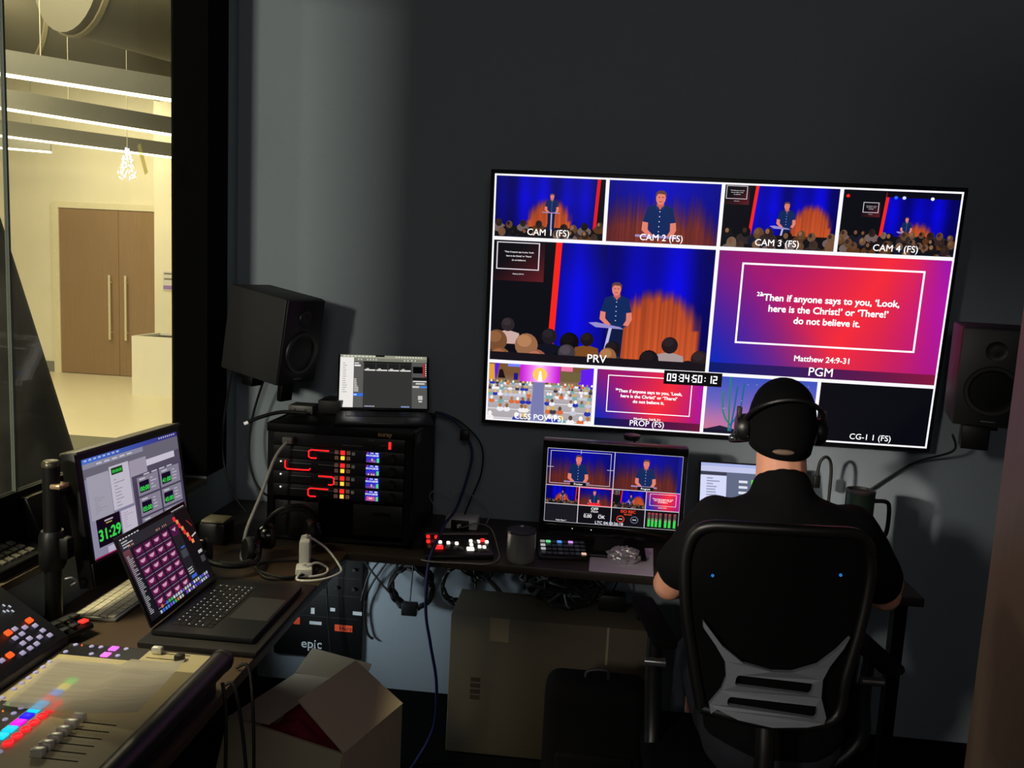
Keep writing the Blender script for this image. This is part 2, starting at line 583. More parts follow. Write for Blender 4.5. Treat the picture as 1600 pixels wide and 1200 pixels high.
def preview(c, asp):
    c.grad(0, 0, 1, 1, stage_fn(.77, .66, .185, .30, edge=.1), 120, 50)
    c.grad(.29, 0, .52, 1, lambda u, v: mix3((10, 10, 235), (6, 6, 90), abs(u - .45) * 1.3 + max(0, .35 - v)), 12, 12)
    dark_side(c, .285, .265, (0, 0, .235, .33), .0075)
    draw_man(c, .575, .30, .35, asp, side=1)
    rnd = random.Random(3)
    c.rect(0, .93, 1, 1, (16, 14, 18))
    people = [(.08, .67, .035, (44, 36, 40), (205, 170, 165)), (.275, .745, .04, (30, 26, 32), (16, 18, 30)), (.37, .77, .05, (14, 10, 14), (14, 12, 16)),
              (.45, .76, .035, (28, 20, 22), (122, 74, 34)), (.83, .76, .042, (34, 24, 28), (168, 150, 150)), (.57, .82, .04, (24, 18, 24), (52, 48, 60)),
              (.03, .78, .055, (118, 76, 48), (96, 60, 44)), (.17, .80, .06, (150, 104, 72), (120, 76, 56)), (.36, .87, .045, (62, 56, 62), (40, 36, 44)),
              (.55, .88, .045, (146, 98, 62), (66, 58, 66)), (.74, .88, .05, (22, 16, 20), (20, 16, 20)), (.97, .86, .045, (40, 28, 30), (26, 20, 24)),
              (.05, .93, .055, (132, 84, 54), (90, 60, 46)), (.22, .93, .055, (150, 90, 70), (120, 72, 58)), (.92, .95, .05, (24, 18, 22), (18, 14, 20))]
    for x, y, r, hc, cc in people:
        r *= 1.45; y -= .025
        c.poly([(x - r * 1.2, y + r * 4.2), (x - r * 1.05, y + r * 2.4), (x, y + r * 1.9), (x + r * 1.05, y + r * 2.4), (x + r * 1.2, y + r * 4.2)], cc)
        c.ell(x, y + r, r * .62, r * 1.15, hc, 16)
        c.ell(x - r * .12, y + r * .6, r * .4, r * .6, tuple(min(255, q * 1.18 + 4) for q in hc), 12)
def auditorium(c, asp):
    c.dz = .3
    c.grad(0, 0, 1, 1, lambda u, v: mix3((120, 84, 52), (176, 170, 176), (v - .22) * 4), 20, 16)
    c.rect(.3, 0, .68, .26, (222, 40, 214)); c.grad(.3, 0, .68, .3, lambda u, v: mix3((255, 190, 245), (190, 20, 205), abs(u - .5) * 2), 16, 6, 1.1)
    c.poly([(.06, 0), (.1, 0), (.07, .28), (.04, .28)], (90, 30, 220)); c.poly([(.88, .04), (1, 0), (1, .36), (.86, .3)], (98, 30, 235))
    c.poly([(.0, .02), (.05, .02), (.06, .3), (0, .3)], (226, 160, 60))
    c.rect(.18, -.02, .3, .05, (120, 130, 250)); c.rect(.69, -.02, .8, .08, (240, 120, 170)); c.rect(.69, .09, .88, .26, (112, 96, 62))
    c.poly([(.1, .12), (.13, .1), (.16, .26), (.09, .26)], (26, 18, 24)); c.rect(.24, .16, .28, .28, (40, 20, 130))
    c.ell(.49, .16, .07, .12, (255, 190, 90), 16, 1.2); c.poly([(.47, .28), (.485, .1), (.5, .1), (.515, .28)], (255, 250, 250), 1.2)
    c.poly([(.435, .3), (.53, .3), (.55, 1), (.41, 1)], (122, 124, 176))
    rnd = random.Random(8)
    pal = [(226, 186, 120), (240, 236, 238), (180, 120, 70), (90, 70, 60), (215, 170, 80), (250, 245, 240), (140, 100, 70)]
    clo = [(240, 238, 245), (44, 54, 170), (220, 110, 60), (120, 170, 170), (200, 200, 214), (60, 60, 80), (245, 240, 240)]
    y, st = .32, .072
    while y < 1.02:
        for side in (0, 1):
            xa, xb = (0, .425 - (y - .3) * .02) if side == 0 else (.54 + (y - .3) * .015, 1)
            c.rect(xa, y + st * .35, xb, y + st * 1.15, (178, 172, 176)); c.rect(xa, y + st * .35, xb, y + st * .47, (232, 228, 232))
            n = int((xb - xa) / (st * .46))
            for i in range(n):
                if rnd.random() < .18: continue
                x = xa + (i + rnd.uniform(.25, .75)) / n * (xb - xa); r = st * .38
                c.ell(x, y + r * 1.15, r * 1.25 / asp, r * .9, rnd.choice(clo), 9)
                c.ell(x, y - r * .2, r * .62 / asp, r * .8, rnd.choice(pal), 9)
        y += st * 1.2; st *= 1.16
    c.dz = 1
def desert(c, asp):
    c.grad(0, 0, 1, 1, lambda u, v: mix3(mix3((60, 84, 190), (150, 110, 190), v * 1.3), (224, 120, 140), max(0, v - .45) * 1.6 * (1 - u * .6)), 14, 14)
    c.rect(0, .93, 1, 1, (20, 18, 40)); c.poly([(0, .94), (.15, .86), (.3, .92), (.6, .88), (1, .94)], (34, 26, 54))
    g1, g2 = (40, 130, 110), (36, 100, 150)
    for pts, q in (([(.15, .25), (.165, .6), (.2, .75), (.24, .82)], g1), ([(.28, .15), (.27, .5), (.25, .95)], g2), ([(.21, .0), (.22, .5), (.235, .95)], g1), ([(.34, .1), (.33, .5), (.28, .75), (.24, .85)], g2)):
        for a, b in zip(pts, pts[1:]): c.line(a, b, .0065, q)
    for i in range(16): c.ell(hsh(i), hsh(i, 5) * .6, .004, .006, (200, 200, 240), 6)

SEG = {'0': 'abcdef', '1': 'bc', '2': 'abged', '3': 'abgcd', '4': 'fgbc', '5': 'afgcd', '6': 'afgedc', '7': 'abc', '8': 'abcdefg', '9': 'abcfgd'}
def seven(c, s, x, y, h, col, k=1.3):
    """digits built of bars; x, y upper left in tile units with a square tile"""
    w, t = h * .52, h * .14
    for ch in s:
        if ch == ':':
            c.rect(x + t, y + h * .25, x + 2 * t, y + h * .25 + t, col, k); c.rect(x + t, y + h * .65, x + 2 * t, y + h * .65 + t, col, k); x += w * .55; continue
        if ch == ' ': x += w * .5; continue
        B = {'a': (0, 0, w, t), 'd': (0, h - t, w, h), 'g': (0, h / 2 - t / 2, w, h / 2 + t / 2), 'f': (0, 0, t, h / 2), 'b': (w - t, 0, w, h / 2), 'e': (0, h / 2, t, h), 'c': (w - t, h / 2, w, h)}
        for q in SEG[ch]:
            a = B[q]; c.rect(x + a[0], y + a[1], x + a[2], y + a[3], col, k)
        x += w * 1.3

def put_screen(c, name, m, parent, cx, y, cz, width):
    """picture on the parent's front (-Y) side"""
    M = wmat(parent)
    h = width * c.H / c.W
    R = M.to_3x3()
    return c.build(name, m, parent, M @ Vector((cx - width / 2, y, cz + h / 2)), R @ Vector((1, 0, 0)), R @ Vector((0, 0, -1)), width)

def put_flat(c, name, m, parent, cx, cy, z, width):
    """picture lying on top (+Z) of the parent, its top towards +Y"""
    M = wmat(parent)
    h = width * c.H / c.W
    R = M.to_3x3()
    return c.build(name, m, parent, M @ Vector((cx - width / 2, cy + h / 2, z)), R @ Vector((1, 0, 0)), R @ Vector((0, -1, 0)), width)

# ------------------------------------------------------------------ materials
WALL = mat('painted_wall', (140, 151, 160), .85, var=.04, scale=60, bump=.04)
LWALL = mat('lobby_paint', (232, 226, 200), .8, var=.03, scale=8)
LCEIL = mat('lobby_ceiling_paint', (70, 67, 54), .9, var=.12, scale=2.5)
BLACKFAB = mat('black_felt', (9, 9, 9), .95, var=.2, scale=200, spec=.1)
CARPET = mat('black_carpet', (9, 9, 10), .98, var=.4, scale=120, bump=.3, spec=.05)
TERRAZZO = mat('pale_terrazzo', (226, 216, 184), .35, var=.08, scale=22)
LCARPET = mat('grey_carpet_tile', (112, 110, 92), .95, var=.15, scale=60)
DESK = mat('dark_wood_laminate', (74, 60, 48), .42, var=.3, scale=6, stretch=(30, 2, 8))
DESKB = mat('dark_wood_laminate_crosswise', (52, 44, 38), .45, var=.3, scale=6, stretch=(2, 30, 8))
METAL_B = mat('black_steel', (16, 16, 17), .45, metal=.6, var=.2)
PLAST_B = mat('black_plastic', (14, 14, 15), .42, var=.2, scale=80)
PLAST_D = mat('dark_grey_plastic', (38, 38, 40), .5, var=.12, scale=80)
RUBBER = mat('black_rubber', (12, 12, 13), .6, var=.2)
CHROME = mat('brushed_steel', (190, 190, 190), .28, metal=1.0, var=.1, scale=8, stretch=(60, 60, 2))
SILVER = mat('silver_aluminium', (196, 194, 190), .35, metal=.85, var=.03)
SPACE = mat('dark_aluminium', (62, 62, 66), .38, metal=.8, var=.04)
WHITEP = mat('white_plastic', (226, 226, 222), .4, var=.03)
PAPER = mat('white_paper', (214, 212, 208), .85, var=.03)
CARD = mat('brown_cardboard', (92, 84, 70), .9, var=.08, scale=14, stretch=(1, 1, 12))
DOORWOOD = mat('lobby_door_veneer', (146, 118, 86), .5, var=.14, scale=5, stretch=(10, 10, .6))
TAN = mat('pale_brown_door_wood', (184, 156, 134), .5, var=.14, scale=4, stretch=(10, 10, .5))

# ------------------------------------------------------------------ the room
X0, XW, YW = -1.374, -1.50, 3.16
structure('floor', MB().box(-1.6, 2.0, -2.2, 3.3, -.06, 0), CARPET)
structure('ceiling', MB().box(-1.62, 2.0, -2.2, 3.3, 3.0, 3.1), mat('dark_ceiling', (40, 42, 42), .9))
structure('wall_back', MB().box(XW - .1, 2.0, YW, YW + .12, 0, 3.0), WALL)
structure('wall_right', MB().box(1.80, 1.92, -2.2, YW, 0, 3.0), WALL)
structure('wall_rear', MB().box(XW, 1.8, -2.1, -2.0, 0, 3.0), WALL)
lw = MB()
lw.box(XW, X0, -2.0, -1.20, 0, 3.0).box(XW, X0, -1.20, -.55, 2.35, 3.0)
lw.box(XW, X0, -.55, 1.10, 0, 3.0).box(XW, X0, 1.10, 2.90, 0, .875).box(XW, X0, 1.10, 2.90, 2.78, 3.0)
lw.box(XW, X0, 2.90, 3.063, 0, .903).box(XW, X0, 3.063, YW, 0, 3.0)
structure('wall_left', lw, WALL)
structure('trim_1', MB().box(XW - .004, X0 + .004, 2.897, 3.063, .905, 2.999), BLACKFAB)
structure('trim_2', MB().box(XW - .03, X0 + .004, 1.11, 2.897, .876, .895), mat('window_ledge_board', (92, 80, 62), .5, var=.2, scale=6, stretch=(30, 2, 8)))
gm = bpy.data.materials.new('dusty_window_glass')
gm.use_nodes = True
nt = gm.node_tree
nt.nodes.clear()
out = nt.nodes.new('ShaderNodeOutputMaterial')
tr = nt.nodes.new('ShaderNodeBsdfTransparent'); tr.inputs[0].default_value = (.97, .98, .96, 1)
gl = nt.nodes.new('ShaderNodeBsdfGlossy'); gl.inputs['Roughness'].default_value = .02
df = nt.nodes.new('ShaderNodeBsdfTranslucent'); df.inputs[0].default_value = (.8, .8, .76, 1)
m1 = nt.nodes.new('ShaderNodeMixShader'); m2 = nt.nodes.new('ShaderNodeMixShader')
nz = nt.nodes.new('ShaderNodeTexNoise'); nz.inputs['Scale'].default_value = 3.0; nz.inputs['Detail'].default_value = 6
rp = nt.nodes.new('ShaderNodeMapRange'); rp.inputs[1].default_value = .45; rp.inputs[2].default_value = .8; rp.inputs[3].default_value = .014; rp.inputs[4].default_value = .06
tcn = nt.nodes.new('ShaderNodeTexCoord')
nt.links.new(tcn.outputs['Object'], nz.inputs['Vector']); nt.links.new(nz.outputs[0], rp.inputs[0]); nt.links.new(rp.outputs[0], m1.inputs[0])
nt.links.new(tr.outputs[0], m1.inputs[1]); nt.links.new(df.outputs[0], m1.inputs[2])
m2.inputs[0].default_value = .03
nt.links.new(m1.outputs[0], m2.inputs[1]); nt.links.new(gl.outputs[0], m2.inputs[2]); nt.links.new(m2.outputs[0], out.inputs[0])
win = structure('window_1', MB().box(XW - .012, XW + .012, 1.10, 2.897, .895, 1.06).box(XW - .012, XW + .012, 1.10, 2.897, 2.745, 2.78).box(XW - .012, XW + .012, 1.10, 1.13, 1.06, 2.745), METAL_B)
structure('window_pane', MB().box(XW - .004, XW + .004, 2.046, 2.896, 1.06, 2.745), gm, win)
structure('window_pane', MB().box(XW - .004, XW + .004, 1.13, 2.038, 1.06, 2.745), gm, win)
structure('window_seal', MB().box(XW - .005, XW + .005, 2.038, 2.046, 1.06, 2.745), mat('grey_seal', (120, 130, 120), .4), win)
dr = structure('door_1', MB().box(.883, .925, .90, 1.80, .01, 2.6), TAN, bevel=.003)
structure('door_edge', MB().box(.887, .921, 1.8003, 1.803, .01, 2.6), mat('door_edge_band', (110, 92, 80), .5), dr)

# ------------------------------------------------------------------ the lobby beyond the glass
structure('floor', MB().box(-13, -1.55, -6, 14, -.05, 0), TERRAZZO)['label'] = 'pale polished lobby floor beyond the window'
structure('trim_3', MB().box(-12.5, -1.56, -5, 7.25, .0, .012), LCARPET)
structure('wall_lobby', MB().box(-13, -3.5, 11.2, 11.35, 0, 4.5), LWALL)
structure('wall_column', MB().box(-5.74, -3.5, 10.6, 11.2, 0, 4.5), LWALL)
structure('wall_side', MB().box(-13.1, -13, -6, 11.3, 0, 4.5), LWALL)
structure('ceiling', MB().box(-13, -1.55, -6, 14, 4.5, 4.6), LCEIL)
structure('baseboard_lobby', MB().box(-12.9, -7.56, 11.185, 11.2, 0, .15), mat('grey_baseboard', (128, 128, 118), .6))
d2 = structure('door_2', MB().box(-7.53, -7.43, 11.14, 11.2, 0, 2.40).box(-7.43, -5.0, 11.14, 11.2, 2.315, 2.40), mat('cream_door_casing', (226, 218, 186), .6))
for x0, x1, hx in ((-7.425, -6.563, -6.665), (-6.557, -5.02, -6.43)):
    lf = structure('door_leaf', MB().box(x0, x1, 11.155, 11.199, .012, 2.31), DOORWOOD, d2)
    structure('door_handle', MB().cyl((hx, 11.09, .52), (hx, 11.09, 1.42), .017, n=10).cyl((hx, 11.09, .62), (hx, 11.156, .62), .01, n=8).cyl((hx, 11.09, 1.32), (hx, 11.156, 1.32), .01, n=8), mat('pale_steel_pull', (235, 225, 190), .3, metal=.4), lf)
rb = MB()
rb.box(-5.55, -4.75, 9.70, 10.35, 0, .68).box(-5.55, -4.75, 9.70, 9.74, .68, .73).box(-5.55, -4.75, 10.31, 10.35, .68, .73).box(-5.55, -5.51, 9.74, 10.31, .68, .73).box(-4.79, -4.75, 9.74, 10.31, .68, .73)
o = thing('lobby_planter_box', 'white square waist-high box on lobby floor beside brown double doors', 'box', (-5.15, 10.0, 0))
rb.build('body', mat('white_laminate', (236, 232, 214), .5, var=.02), o)
MB().box(-5.50, -4.80, 9.745, 10.305, .681, .70).build('dark_inside', mat('dark_soil', (46, 42, 36), .95), o)
o = thing('wall_notice', 'white paper notice with purple band on lobby column', 'sign', (-5.45, 10.59, 1.46))
MB().box(-5.62, -5.30, 10.588, 10.598, 1.27, 1.52).build('sheet', PAPER, o)
MB().box(-5.61, -5.32, 10.586, 10.588, 1.285, 1.335).build('purple_band', mat('purple_print', (150, 120, 190), .7), o)
ln = MB()
for z, a in ((1.49, .10), (1.42, .26)): ln.box(-5.60, -5.60 + a, 10.586, 10.588, z - .01, z + .01)
ln.build('print_line', mat('grey_print', (120, 110, 90), .7), o)

GLOW = mat('warm_linear_diffuser', (255, 240, 205), .5, emit=(255, 236, 190), strength=7.0)
HOUSING = mat('grey_fixture_housing', (132, 131, 120), .5, metal=.2)
WIRE = mat('fixture_wire', (200, 196, 170), .5)
def linear_light(p, q, a, b, label, wires):
    """pendant strip through floor points p and q, running from a to b metres along that line past p"""
    p, q = Vector((p[0], p[1], 2.9)), Vector((q[0], q[1], 2.9))
    d = (q - p).normalized()
    r = math.atan2(d.y, d.x)
    mid = p + d * (a + b) / 2
    L = (b - a) / 2
    o = thing('linear_pendant_light', label, 'lamp', mid, r, 'linear lights in the lobby')
    MB().box(-L, L, -.035, .035, .012, .17).build('housing', HOUSING, o, local=True)
    MB().box(-L, L, -.028, .028, -.004, .012).build('diffuser', GLOW, o, local=True)
    for wx in wires:
        MB().cyl((wx, 0, .17), (wx, 0, 1.6), .0032, n=6).build('wire', WIRE, o, local=True)
linear_light((-4.174, 5.65), (-3.299, 6.381), -1.6, 3.2, 'long lit ceiling strip in lobby, nearest and topmost of the strips', (-.55, 1.6))
linear_light((-5.165, 6.979), (-4.211, 8.143), -1.6, 3.4, 'long lit ceiling strip in lobby, second one down in the window', (-.35, 1.7))
linear_light((-6.406, 8.644), (-5.14, 9.937), -1.6, 2.6, 'long lit ceiling strip in lobby, third one down in the window', (-.2,))
linear_light((-7.75, 9.40), (-6.67, 9.87), -1.4, 1.19, 'short lit ceiling strip in lobby, lowest and farthest of the strips', (.6,))
for i, (a, b, r, lab) in enumerate((((-6.6, 6.8, 4.0), (-4.6, 11.0, 4.0), .45, 'large round duct under the lobby ceiling, left of the window view'), ((-4.3, 6.6, 3.95), (-2.8, 9.4, 3.95), .5, 'large round duct under the lobby ceiling, near the window post'))):
    o = thing('ceiling_duct', lab, 'duct', a)
    m = MB(); m.cyl(a, b, r, n=32); m.build('pipe', mat('painted_duct', (84, 80, 64), .6, var=.06), o, smooth=True)
    A, B = Vector(a), Vector(b)
    for t in (.02, .35, .7): MB().cyl(A + (B - A) * t, A + (B - A) * t + (B - A).normalized() * .04, r + .02, n=32).build('joint_ring', mat('duct_ring', (132, 124, 96), .6), o, smooth=True)
rnd = random.Random(5)
bd = MB()
for i in range(150):
    t = i / 150
    a = rnd.uniform(0, 6.28); r = .015 + .10 * t * rnd.uniform(.3, 1)
    bd.ball((r * math.cos(a), r * math.sin(a), .16 - .32 * t), .008, nu=6, nv=4)
o = thing('reflection_cone', 'cone of tiny sparkling white beads imitating a reflection in the window glass', 'reflection', (-4.95, 8.6, 2.66))  # glowing dots imitate a screen reflection in the glass; their wire is invented
bd.build('dots', mat('white_sparkle_dot', (235, 240, 250), .3, emit=(225, 235, 255), strength=1.2), o, local=True)['kind'] = 'stuff'
MB().cyl((0, 0, .15), (0, 0, 1.8), .003, n=5).build('added_wire', WIRE, o, local=True)
TAPE = mat('yellow_tape', (250, 236, 150), .6)
TAPE.node_tree.nodes['Principled BSDF'].inputs['Transmission Weight'].default_value = .0
_t = TAPE.node_tree.nodes.new('ShaderNodeBsdfTranslucent'); _t.inputs[0].default_value = (.95, .9, .6, 1)
_p = TAPE.node_tree.nodes.new('ShaderNodeBsdfTransparent'); _p.inputs[0].default_value = (1, .96, .68, 1)
_x = TAPE.node_tree.nodes.new('ShaderNodeMixShader'); _x.inputs[0].default_value = .6
TAPE.node_tree.links.new(_t.outputs[0], _x.inputs[1]); TAPE.node_tree.links.new(_p.outputs[0], _x.inputs[2])
TAPE.node_tree.links.new(_x.outputs[0], TAPE.node_tree.nodes['Material Output'].inputs[0])
tp = MB(); tp.box(-.0008, 0, -.011, .011, -.05, .05)
o = tp.build('tape_strip', TAPE, None)
o.location = (XW - .006, 2.71, 2.02); o.rotation_euler = (math.radians(28), 0, 0)
props(o, 'short tilted strip of yellow tape stuck on the window glass', 'tape')
# black cloth over a stand outside the glass
cl = MB()
vs, fs = [], []
N, K = 48, 14
for j in range(K + 1):
    t = j / K
    for k in range(N):
        q = 2 * math.pi * k / N
        r = .03 + .86 * t + .03 * t * math.sin(q * 7 + t * 2) + .018 * t * math.sin(q * 13)
        vs.append((-2.08 + r * math.cos(q) * .5, 2.45 + r * math.sin(q), 2.52 - 2.5 * t))
for j in range(K):
    for k in range(N): fs.append((j * N + k, j * N + (k + 1) % N, (j + 1) * N + (k + 1) % N, (j + 1) * N + k))
fs.append(tuple(range(N)))
cl.add(vs, fs)
o = cl.build('draped_cloth', mat('smudged_black_cloth', (20, 20, 18), .9, var=.5, scale=5), None, smooth=True)
props(o, 'black cloth draped to a point outside the window glass', 'cloth')

# ------------------------------------------------------------------ desks
o = thing('side_desk', 'dark wood desk along the window wall carrying the lighting console', 'desk', (-1.06, 1.5, 0))
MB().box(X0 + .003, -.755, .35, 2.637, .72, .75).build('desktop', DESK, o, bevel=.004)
MB().box(-.80, -.76, .40, .44, 0, .72).build('leg', METAL_B, o); MB().box(-.80, -.76, 1.10, 1.14, 0, .72).build('leg', METAL_B, o)
MB().box(-1.34, -1.30, .40, .44, 0, .72).build('leg', METAL_B, o); MB().box(-1.34, -1.30, 2.52, 2.56, 0, .72).build('leg', METAL_B, o)
o = thing('back_desk', 'dark wood desk along the wall under the big screen', 'desk', (0, 2.9, 0))
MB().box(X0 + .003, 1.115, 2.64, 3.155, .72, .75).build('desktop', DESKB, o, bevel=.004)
for x in (-1.30, 1.05):
    MB().box(x, x + .04, 2.70, 2.74, 0, .72).build('leg', METAL_B, o); MB().box(x, x + .04, 3.08, 3.12, 0, .72).build('leg', METAL_B, o)

# ------------------------------------------------------------------ big wall screen
tv = thing('television', 'huge wall-mounted screen showing many camera pictures', 'screen', (.4382, 3.0364, 1.6055), (.0692, 0, 0))
MB().box(-.815, .815, .003, .045, -.465, .465).build('casing', PLAST_B, tv, local=True, bevel=.004)
MB().box(-.25, .25, .045, .085, -.2, .2).build('wall_bracket', METAL_B, tv, local=True)
W_, H_ = 1.6, .9
c = Canvas(W_, H_, (252, 250, 255), 1.0)
bw = .0125
def cell(x0, y0, x1, y1, z=1):
    c.tile(x0 * W_ + bw / 2, y0 * H_ + bw / 2, x1 * W_ - bw / 2, y1 * H_ - bw / 2, z)
    return (x1 - x0) * W_ / ((y1 - y0) * H_)
def caption(s, size, band=True):
    if band: c.rect(0, .885 if size < .03 else .9, 1, 1, (22, 16, 30))
    c.z = max(c.z, 118)
    c.text(s, .5, .965 if size < .03 else .975, size, k=1.2, bold=.004)
for i, (fn, s) in enumerate(((cam_one, 'CAM 1 (FS)'), (cam_two, 'CAM 2 (FS)'), (cam_three, 'CAM 3 (FS)'), (cam_four, 'CAM 4 (FS)'))):
    a = cell(i / 4, 0, i / 4 + .25, .25); fn(c, a)
    c.z = 200; c.text(s, .5, .955, .032, k=1.2, bold=.004)
a = cell(0, .25, .5, .75); preview(c, a); c.z = 115; c.rect(0, .93, 1, 1, (24, 18, 26)); c.text('PRV', .5, .975, .042, k=1.2, bold=.004)
a = cell(.5, .25, 1, .75); draw_slide(c, W_ * .5); c.rect(0, .915, 1, 1, (60, 16, 90)); c.grad(0, .915, 1, 1, lambda u, v: mix3((8, 26, 110), (130, 22, 60), u), 10, 1); c.text('PGM', .5, .98, .044, k=1.2, bold=.004)
a = cell(0, .75, .25, 1); auditorium(c, a); c.z = 420; c.text('CLSS POV (FS)', .5, .97, .03, k=1.2, bold=.004)
a = cell(.25, .75, .5, 1); draw_slide(c, W_ * .25); c.grad(0, .86, 1, 1, lambda u, v: mix3((8, 20, 90), (110, 20, 60), u), 6, 1); c.text('PROP (FS)', .5, .965, .03, k=1.2, bold=.004)
a = cell(.5, .75, .75, 1); desert(c, a)
a = cell(.75, .75, 1, 1); c.rect(0, 0, 1, 1, (7, 8, 16)); c.text('CG-1 1 (FS)', .5, .95, .03, k=1.2, bold=.004)
for x0, y0, x1, y1 in [(i / 4, r, i / 4 + .25, r + .25) for i in range(4) for r in (0, .75)] + [(0, .25, .5, .75), (.5, .25, 1, .75)]:
    pass
c.tile(.405 * W_, .745 * H_, .535 * W_, .801 * H_, 420)
c.rect(0, 0, 1, 1, (8, 8, 12))
# running clock: digits in a box over the lower divider
c.T = (.405 * W_, .745 * H_, .0504, .0504)
seven(c, '09:34:50: 12', .22, .22, .56, (250, 250, 255), 1.3)
put_screen(c, 'screen', SCREEN_BIG, tv, 0, 0, 0, 1.6)
o = thing('sensor_puck', 'small black round sensor hanging on a cord under the big screen', 'sensor', (.18, 2.95, 1.13))
MB().lathe([(.0, .0), (.026, .004), (.03, .014), (.03, .022), (.0, .028)], (.18, 2.95, 1.135)).build('body', PLAST_B, o, smooth=True)
MB().tube([(.19, 2.955, 1.14), (.195, 2.97, 1.09), (.19, 3.0, 1.0), (.2, 3.02, .85), (.2, 3.03, .755)], .0035, 6).build('cord', RUBBER, o)

# ------------------------------------------------------------------ loudspeakers
def loudspeaker(label, loc, rot, bracket):
    o = thing('loudspeaker', label, 'speaker', loc, rot, 'loudspeakers on the back wall')
    w2, h2, d = .10, .155, .27
    MB().box(-w2, w2, 0, d, -h2, h2).build('cabinet', mat('speaker_cabinet', (42, 43, 43), .6, var=.08), o, local=True, bevel=.008)
    MB().box(-w2 + .004, w2 - .004, -.006, .001, -h2 + .004, h2 - .004).build('front_panel', mat('speaker_front', (16, 17, 20), .45), o, local=True, bevel=.002)
    Mx = Matrix.Rotation(math.pi / 2, 4, 'X')
    MB().lathe([(.078, .006), (.076, .012), (.066, .012), (.055, .002), (.026, -.012), (.02, -.006), (.0, -.003)], (0, 0, -.04), M=Mx).build('woofer', mat('speaker_cone', (14, 14, 15), .5), o, local=True, smooth=True)
    tw = MB(); tw.lathe([(.03, .006), (.029, .011), (.014, .007), (.0, .014)], (0, 0, .085), M=Mx)
    tw.build('tweeter', mat('speaker_tweeter', (20, 20, 21), .4), o, local=True, smooth=True)
    lg = MB()
    for k in range(6): lg.box(-.02, .02, -.008, -.0055, -.138 + k * .0006, -.1378 + k * .0006)
    lg.build('maker_mark', mat('pale_print', (130, 136, 140), .5), o, local=True)
    b = MB()
    for p in bracket: b.box(*p)
    b.build('wall_bracket', METAL_B, o, local=True, bevel=.003)
    return o
loudspeaker('black loudspeaker high in the corner beside the window post', (-1.02, 2.893, 1.425), (.15, 0, math.radians(68)), ((-.03, .03, .03, .05, -.23, -.155), (-.03, .03, .05, .2, -.175, -.155), (-.09, -.03, .12, .17, -.19, -.155)))
loudspeaker('black loudspeaker near the pale brown door, right of the big screen', (1.259, 2.691, 1.457), (.03, 0, math.radians(-17)), ((-.06, .02, .05, .12, -.24, -.155), (-.05, .05, .12, .22, -.185, -.155), (-.03, .03, .22, .32, -.22, -.16)))

# ------------------------------------------------------------------ equipment rack and the units in it
rk = thing('equipment_rack', 'black open equipment rack full of recorders on the desk corner', 'rack', (-.81, 2.9, .75))
RX0, RX1, RY, RT = -1.065, -.558, 2.70, 1.162
b = MB().box(RX0, RX0 + .012, RY + .02, 3.10, .752, RT).box(RX1 - .012, RX1, RY + .02, 3.10, .752, RT).box(RX0, RX1, RY, 3.10, RT - .02, RT).box(RX0, RX1, RY + .02, 3.10, .752, .768)
b.box(RX0, RX1, RY - .002, RY + .02, RT - .028, RT)
b.build('body', METAL_B, rk, bevel=.002)
for x in (RX0 + .004, RX1 - .026):
    r_ = MB().box(x, x + .022, RY - .001, RY + .03, .768, RT - .028)
    r_.build('rail', mat('rack_rail_steel', (26, 26, 27), .4, metal=.7), rk)
    h_ = MB()
    for k in range(22): h_.box(x + .008, x + .014, RY - .0016, RY, .785 + k * .0152, .791 + k * .0152)
    h_.build('rail_hole', mat('rail_hole_black', (5, 5, 5), .9), rk)
letter(MB(), 'auray', .022, (-.655, RY - .003, RT - .021), (1, 0, 0), (0, 0, 1), .02).build('lettering', mat('gold_print', (200, 160, 110), .4, metal=.3), rk)
MB().box(RX1, RX1 + .006, RY + .03, RY + .10, RT - .05, RT - .012).build('corner_plate', mat('bare_corner_plate', (80, 82, 80), .4, metal=.8), rk)
UH = .0445
UZ = RT - .028
def unit_face(parent, z1, y=RY):
    MB().box(RX0 + .03, RX1 - .03, y + .004, y + .22, z1 - UH + .001, z1 - .001).build('chassis', METAL_B, parent)
    MB().box(RX0 + .026, RX1 - .028, y - .004, y + .004, z1 - UH + .001, z1 - .001).build('front_plate', mat('unit_front', (17, 17, 18), .45, var=.1), parent, bevel=.001)
o = thing('power_conditioner', 'black rack power strip unit with red rocker switch, top of the rack', 'power unit', (-.81, 2.8, UZ - UH))
unit_face(o, UZ)
y = RY - .0046
MB().box(-.641, -.632, y - .004, y, UZ - .035, UZ - .010).build('rocker_switch', led('red_switch_glow', (255, 40, 40), 1.2), o, bevel=.001)
tx = MB()
letter(tx, 'Middle Atlantic Products, Inc', .0062, (-.765, y - .0005, UZ - .033), (1, 0, 0), (0, 0, 1)); letter(tx, 'POWER', .0055, (-.70, y - .0005, UZ - .011), (1, 0, 0), (0, 0, 1)); letter(tx, 'SWITCH', .0055, (-.66, y - .0005, UZ - .026), (1, 0, 0), (0, 0, 1))
tx.build('lettering', mat('grey_print_small', (150, 150, 155), .6), o)
lg = MB()
for k in range(3): lg.tube([(-.80 + k * .012, y - .001, UZ - .022), (-.795 + k * .012, y - .001, UZ - .008), (-.79 + k * .012, y - .001, UZ - .022)], .0012, 5)
lg.build('maker_mark', mat('blue_print', (50, 56, 96), .5), o)
MB().box(-1.0, -.965, y - .03, y, UZ - .035, UZ - .012).build('plug', mat('grey_plug', (120, 118, 112), .5), o, bevel=.004)
LEDS = ['both sides and top', 'left tray edge', 'right tray edge', 'both']
RECL = ('rack recorder with red light round its right-hand slot, uppermost of the four recorders', 'rack recorder with red light round its left-hand slot', 'rack recorder with red light closing on the right end of its slot', 'lowest rack recorder, its small display shows a pink slide')
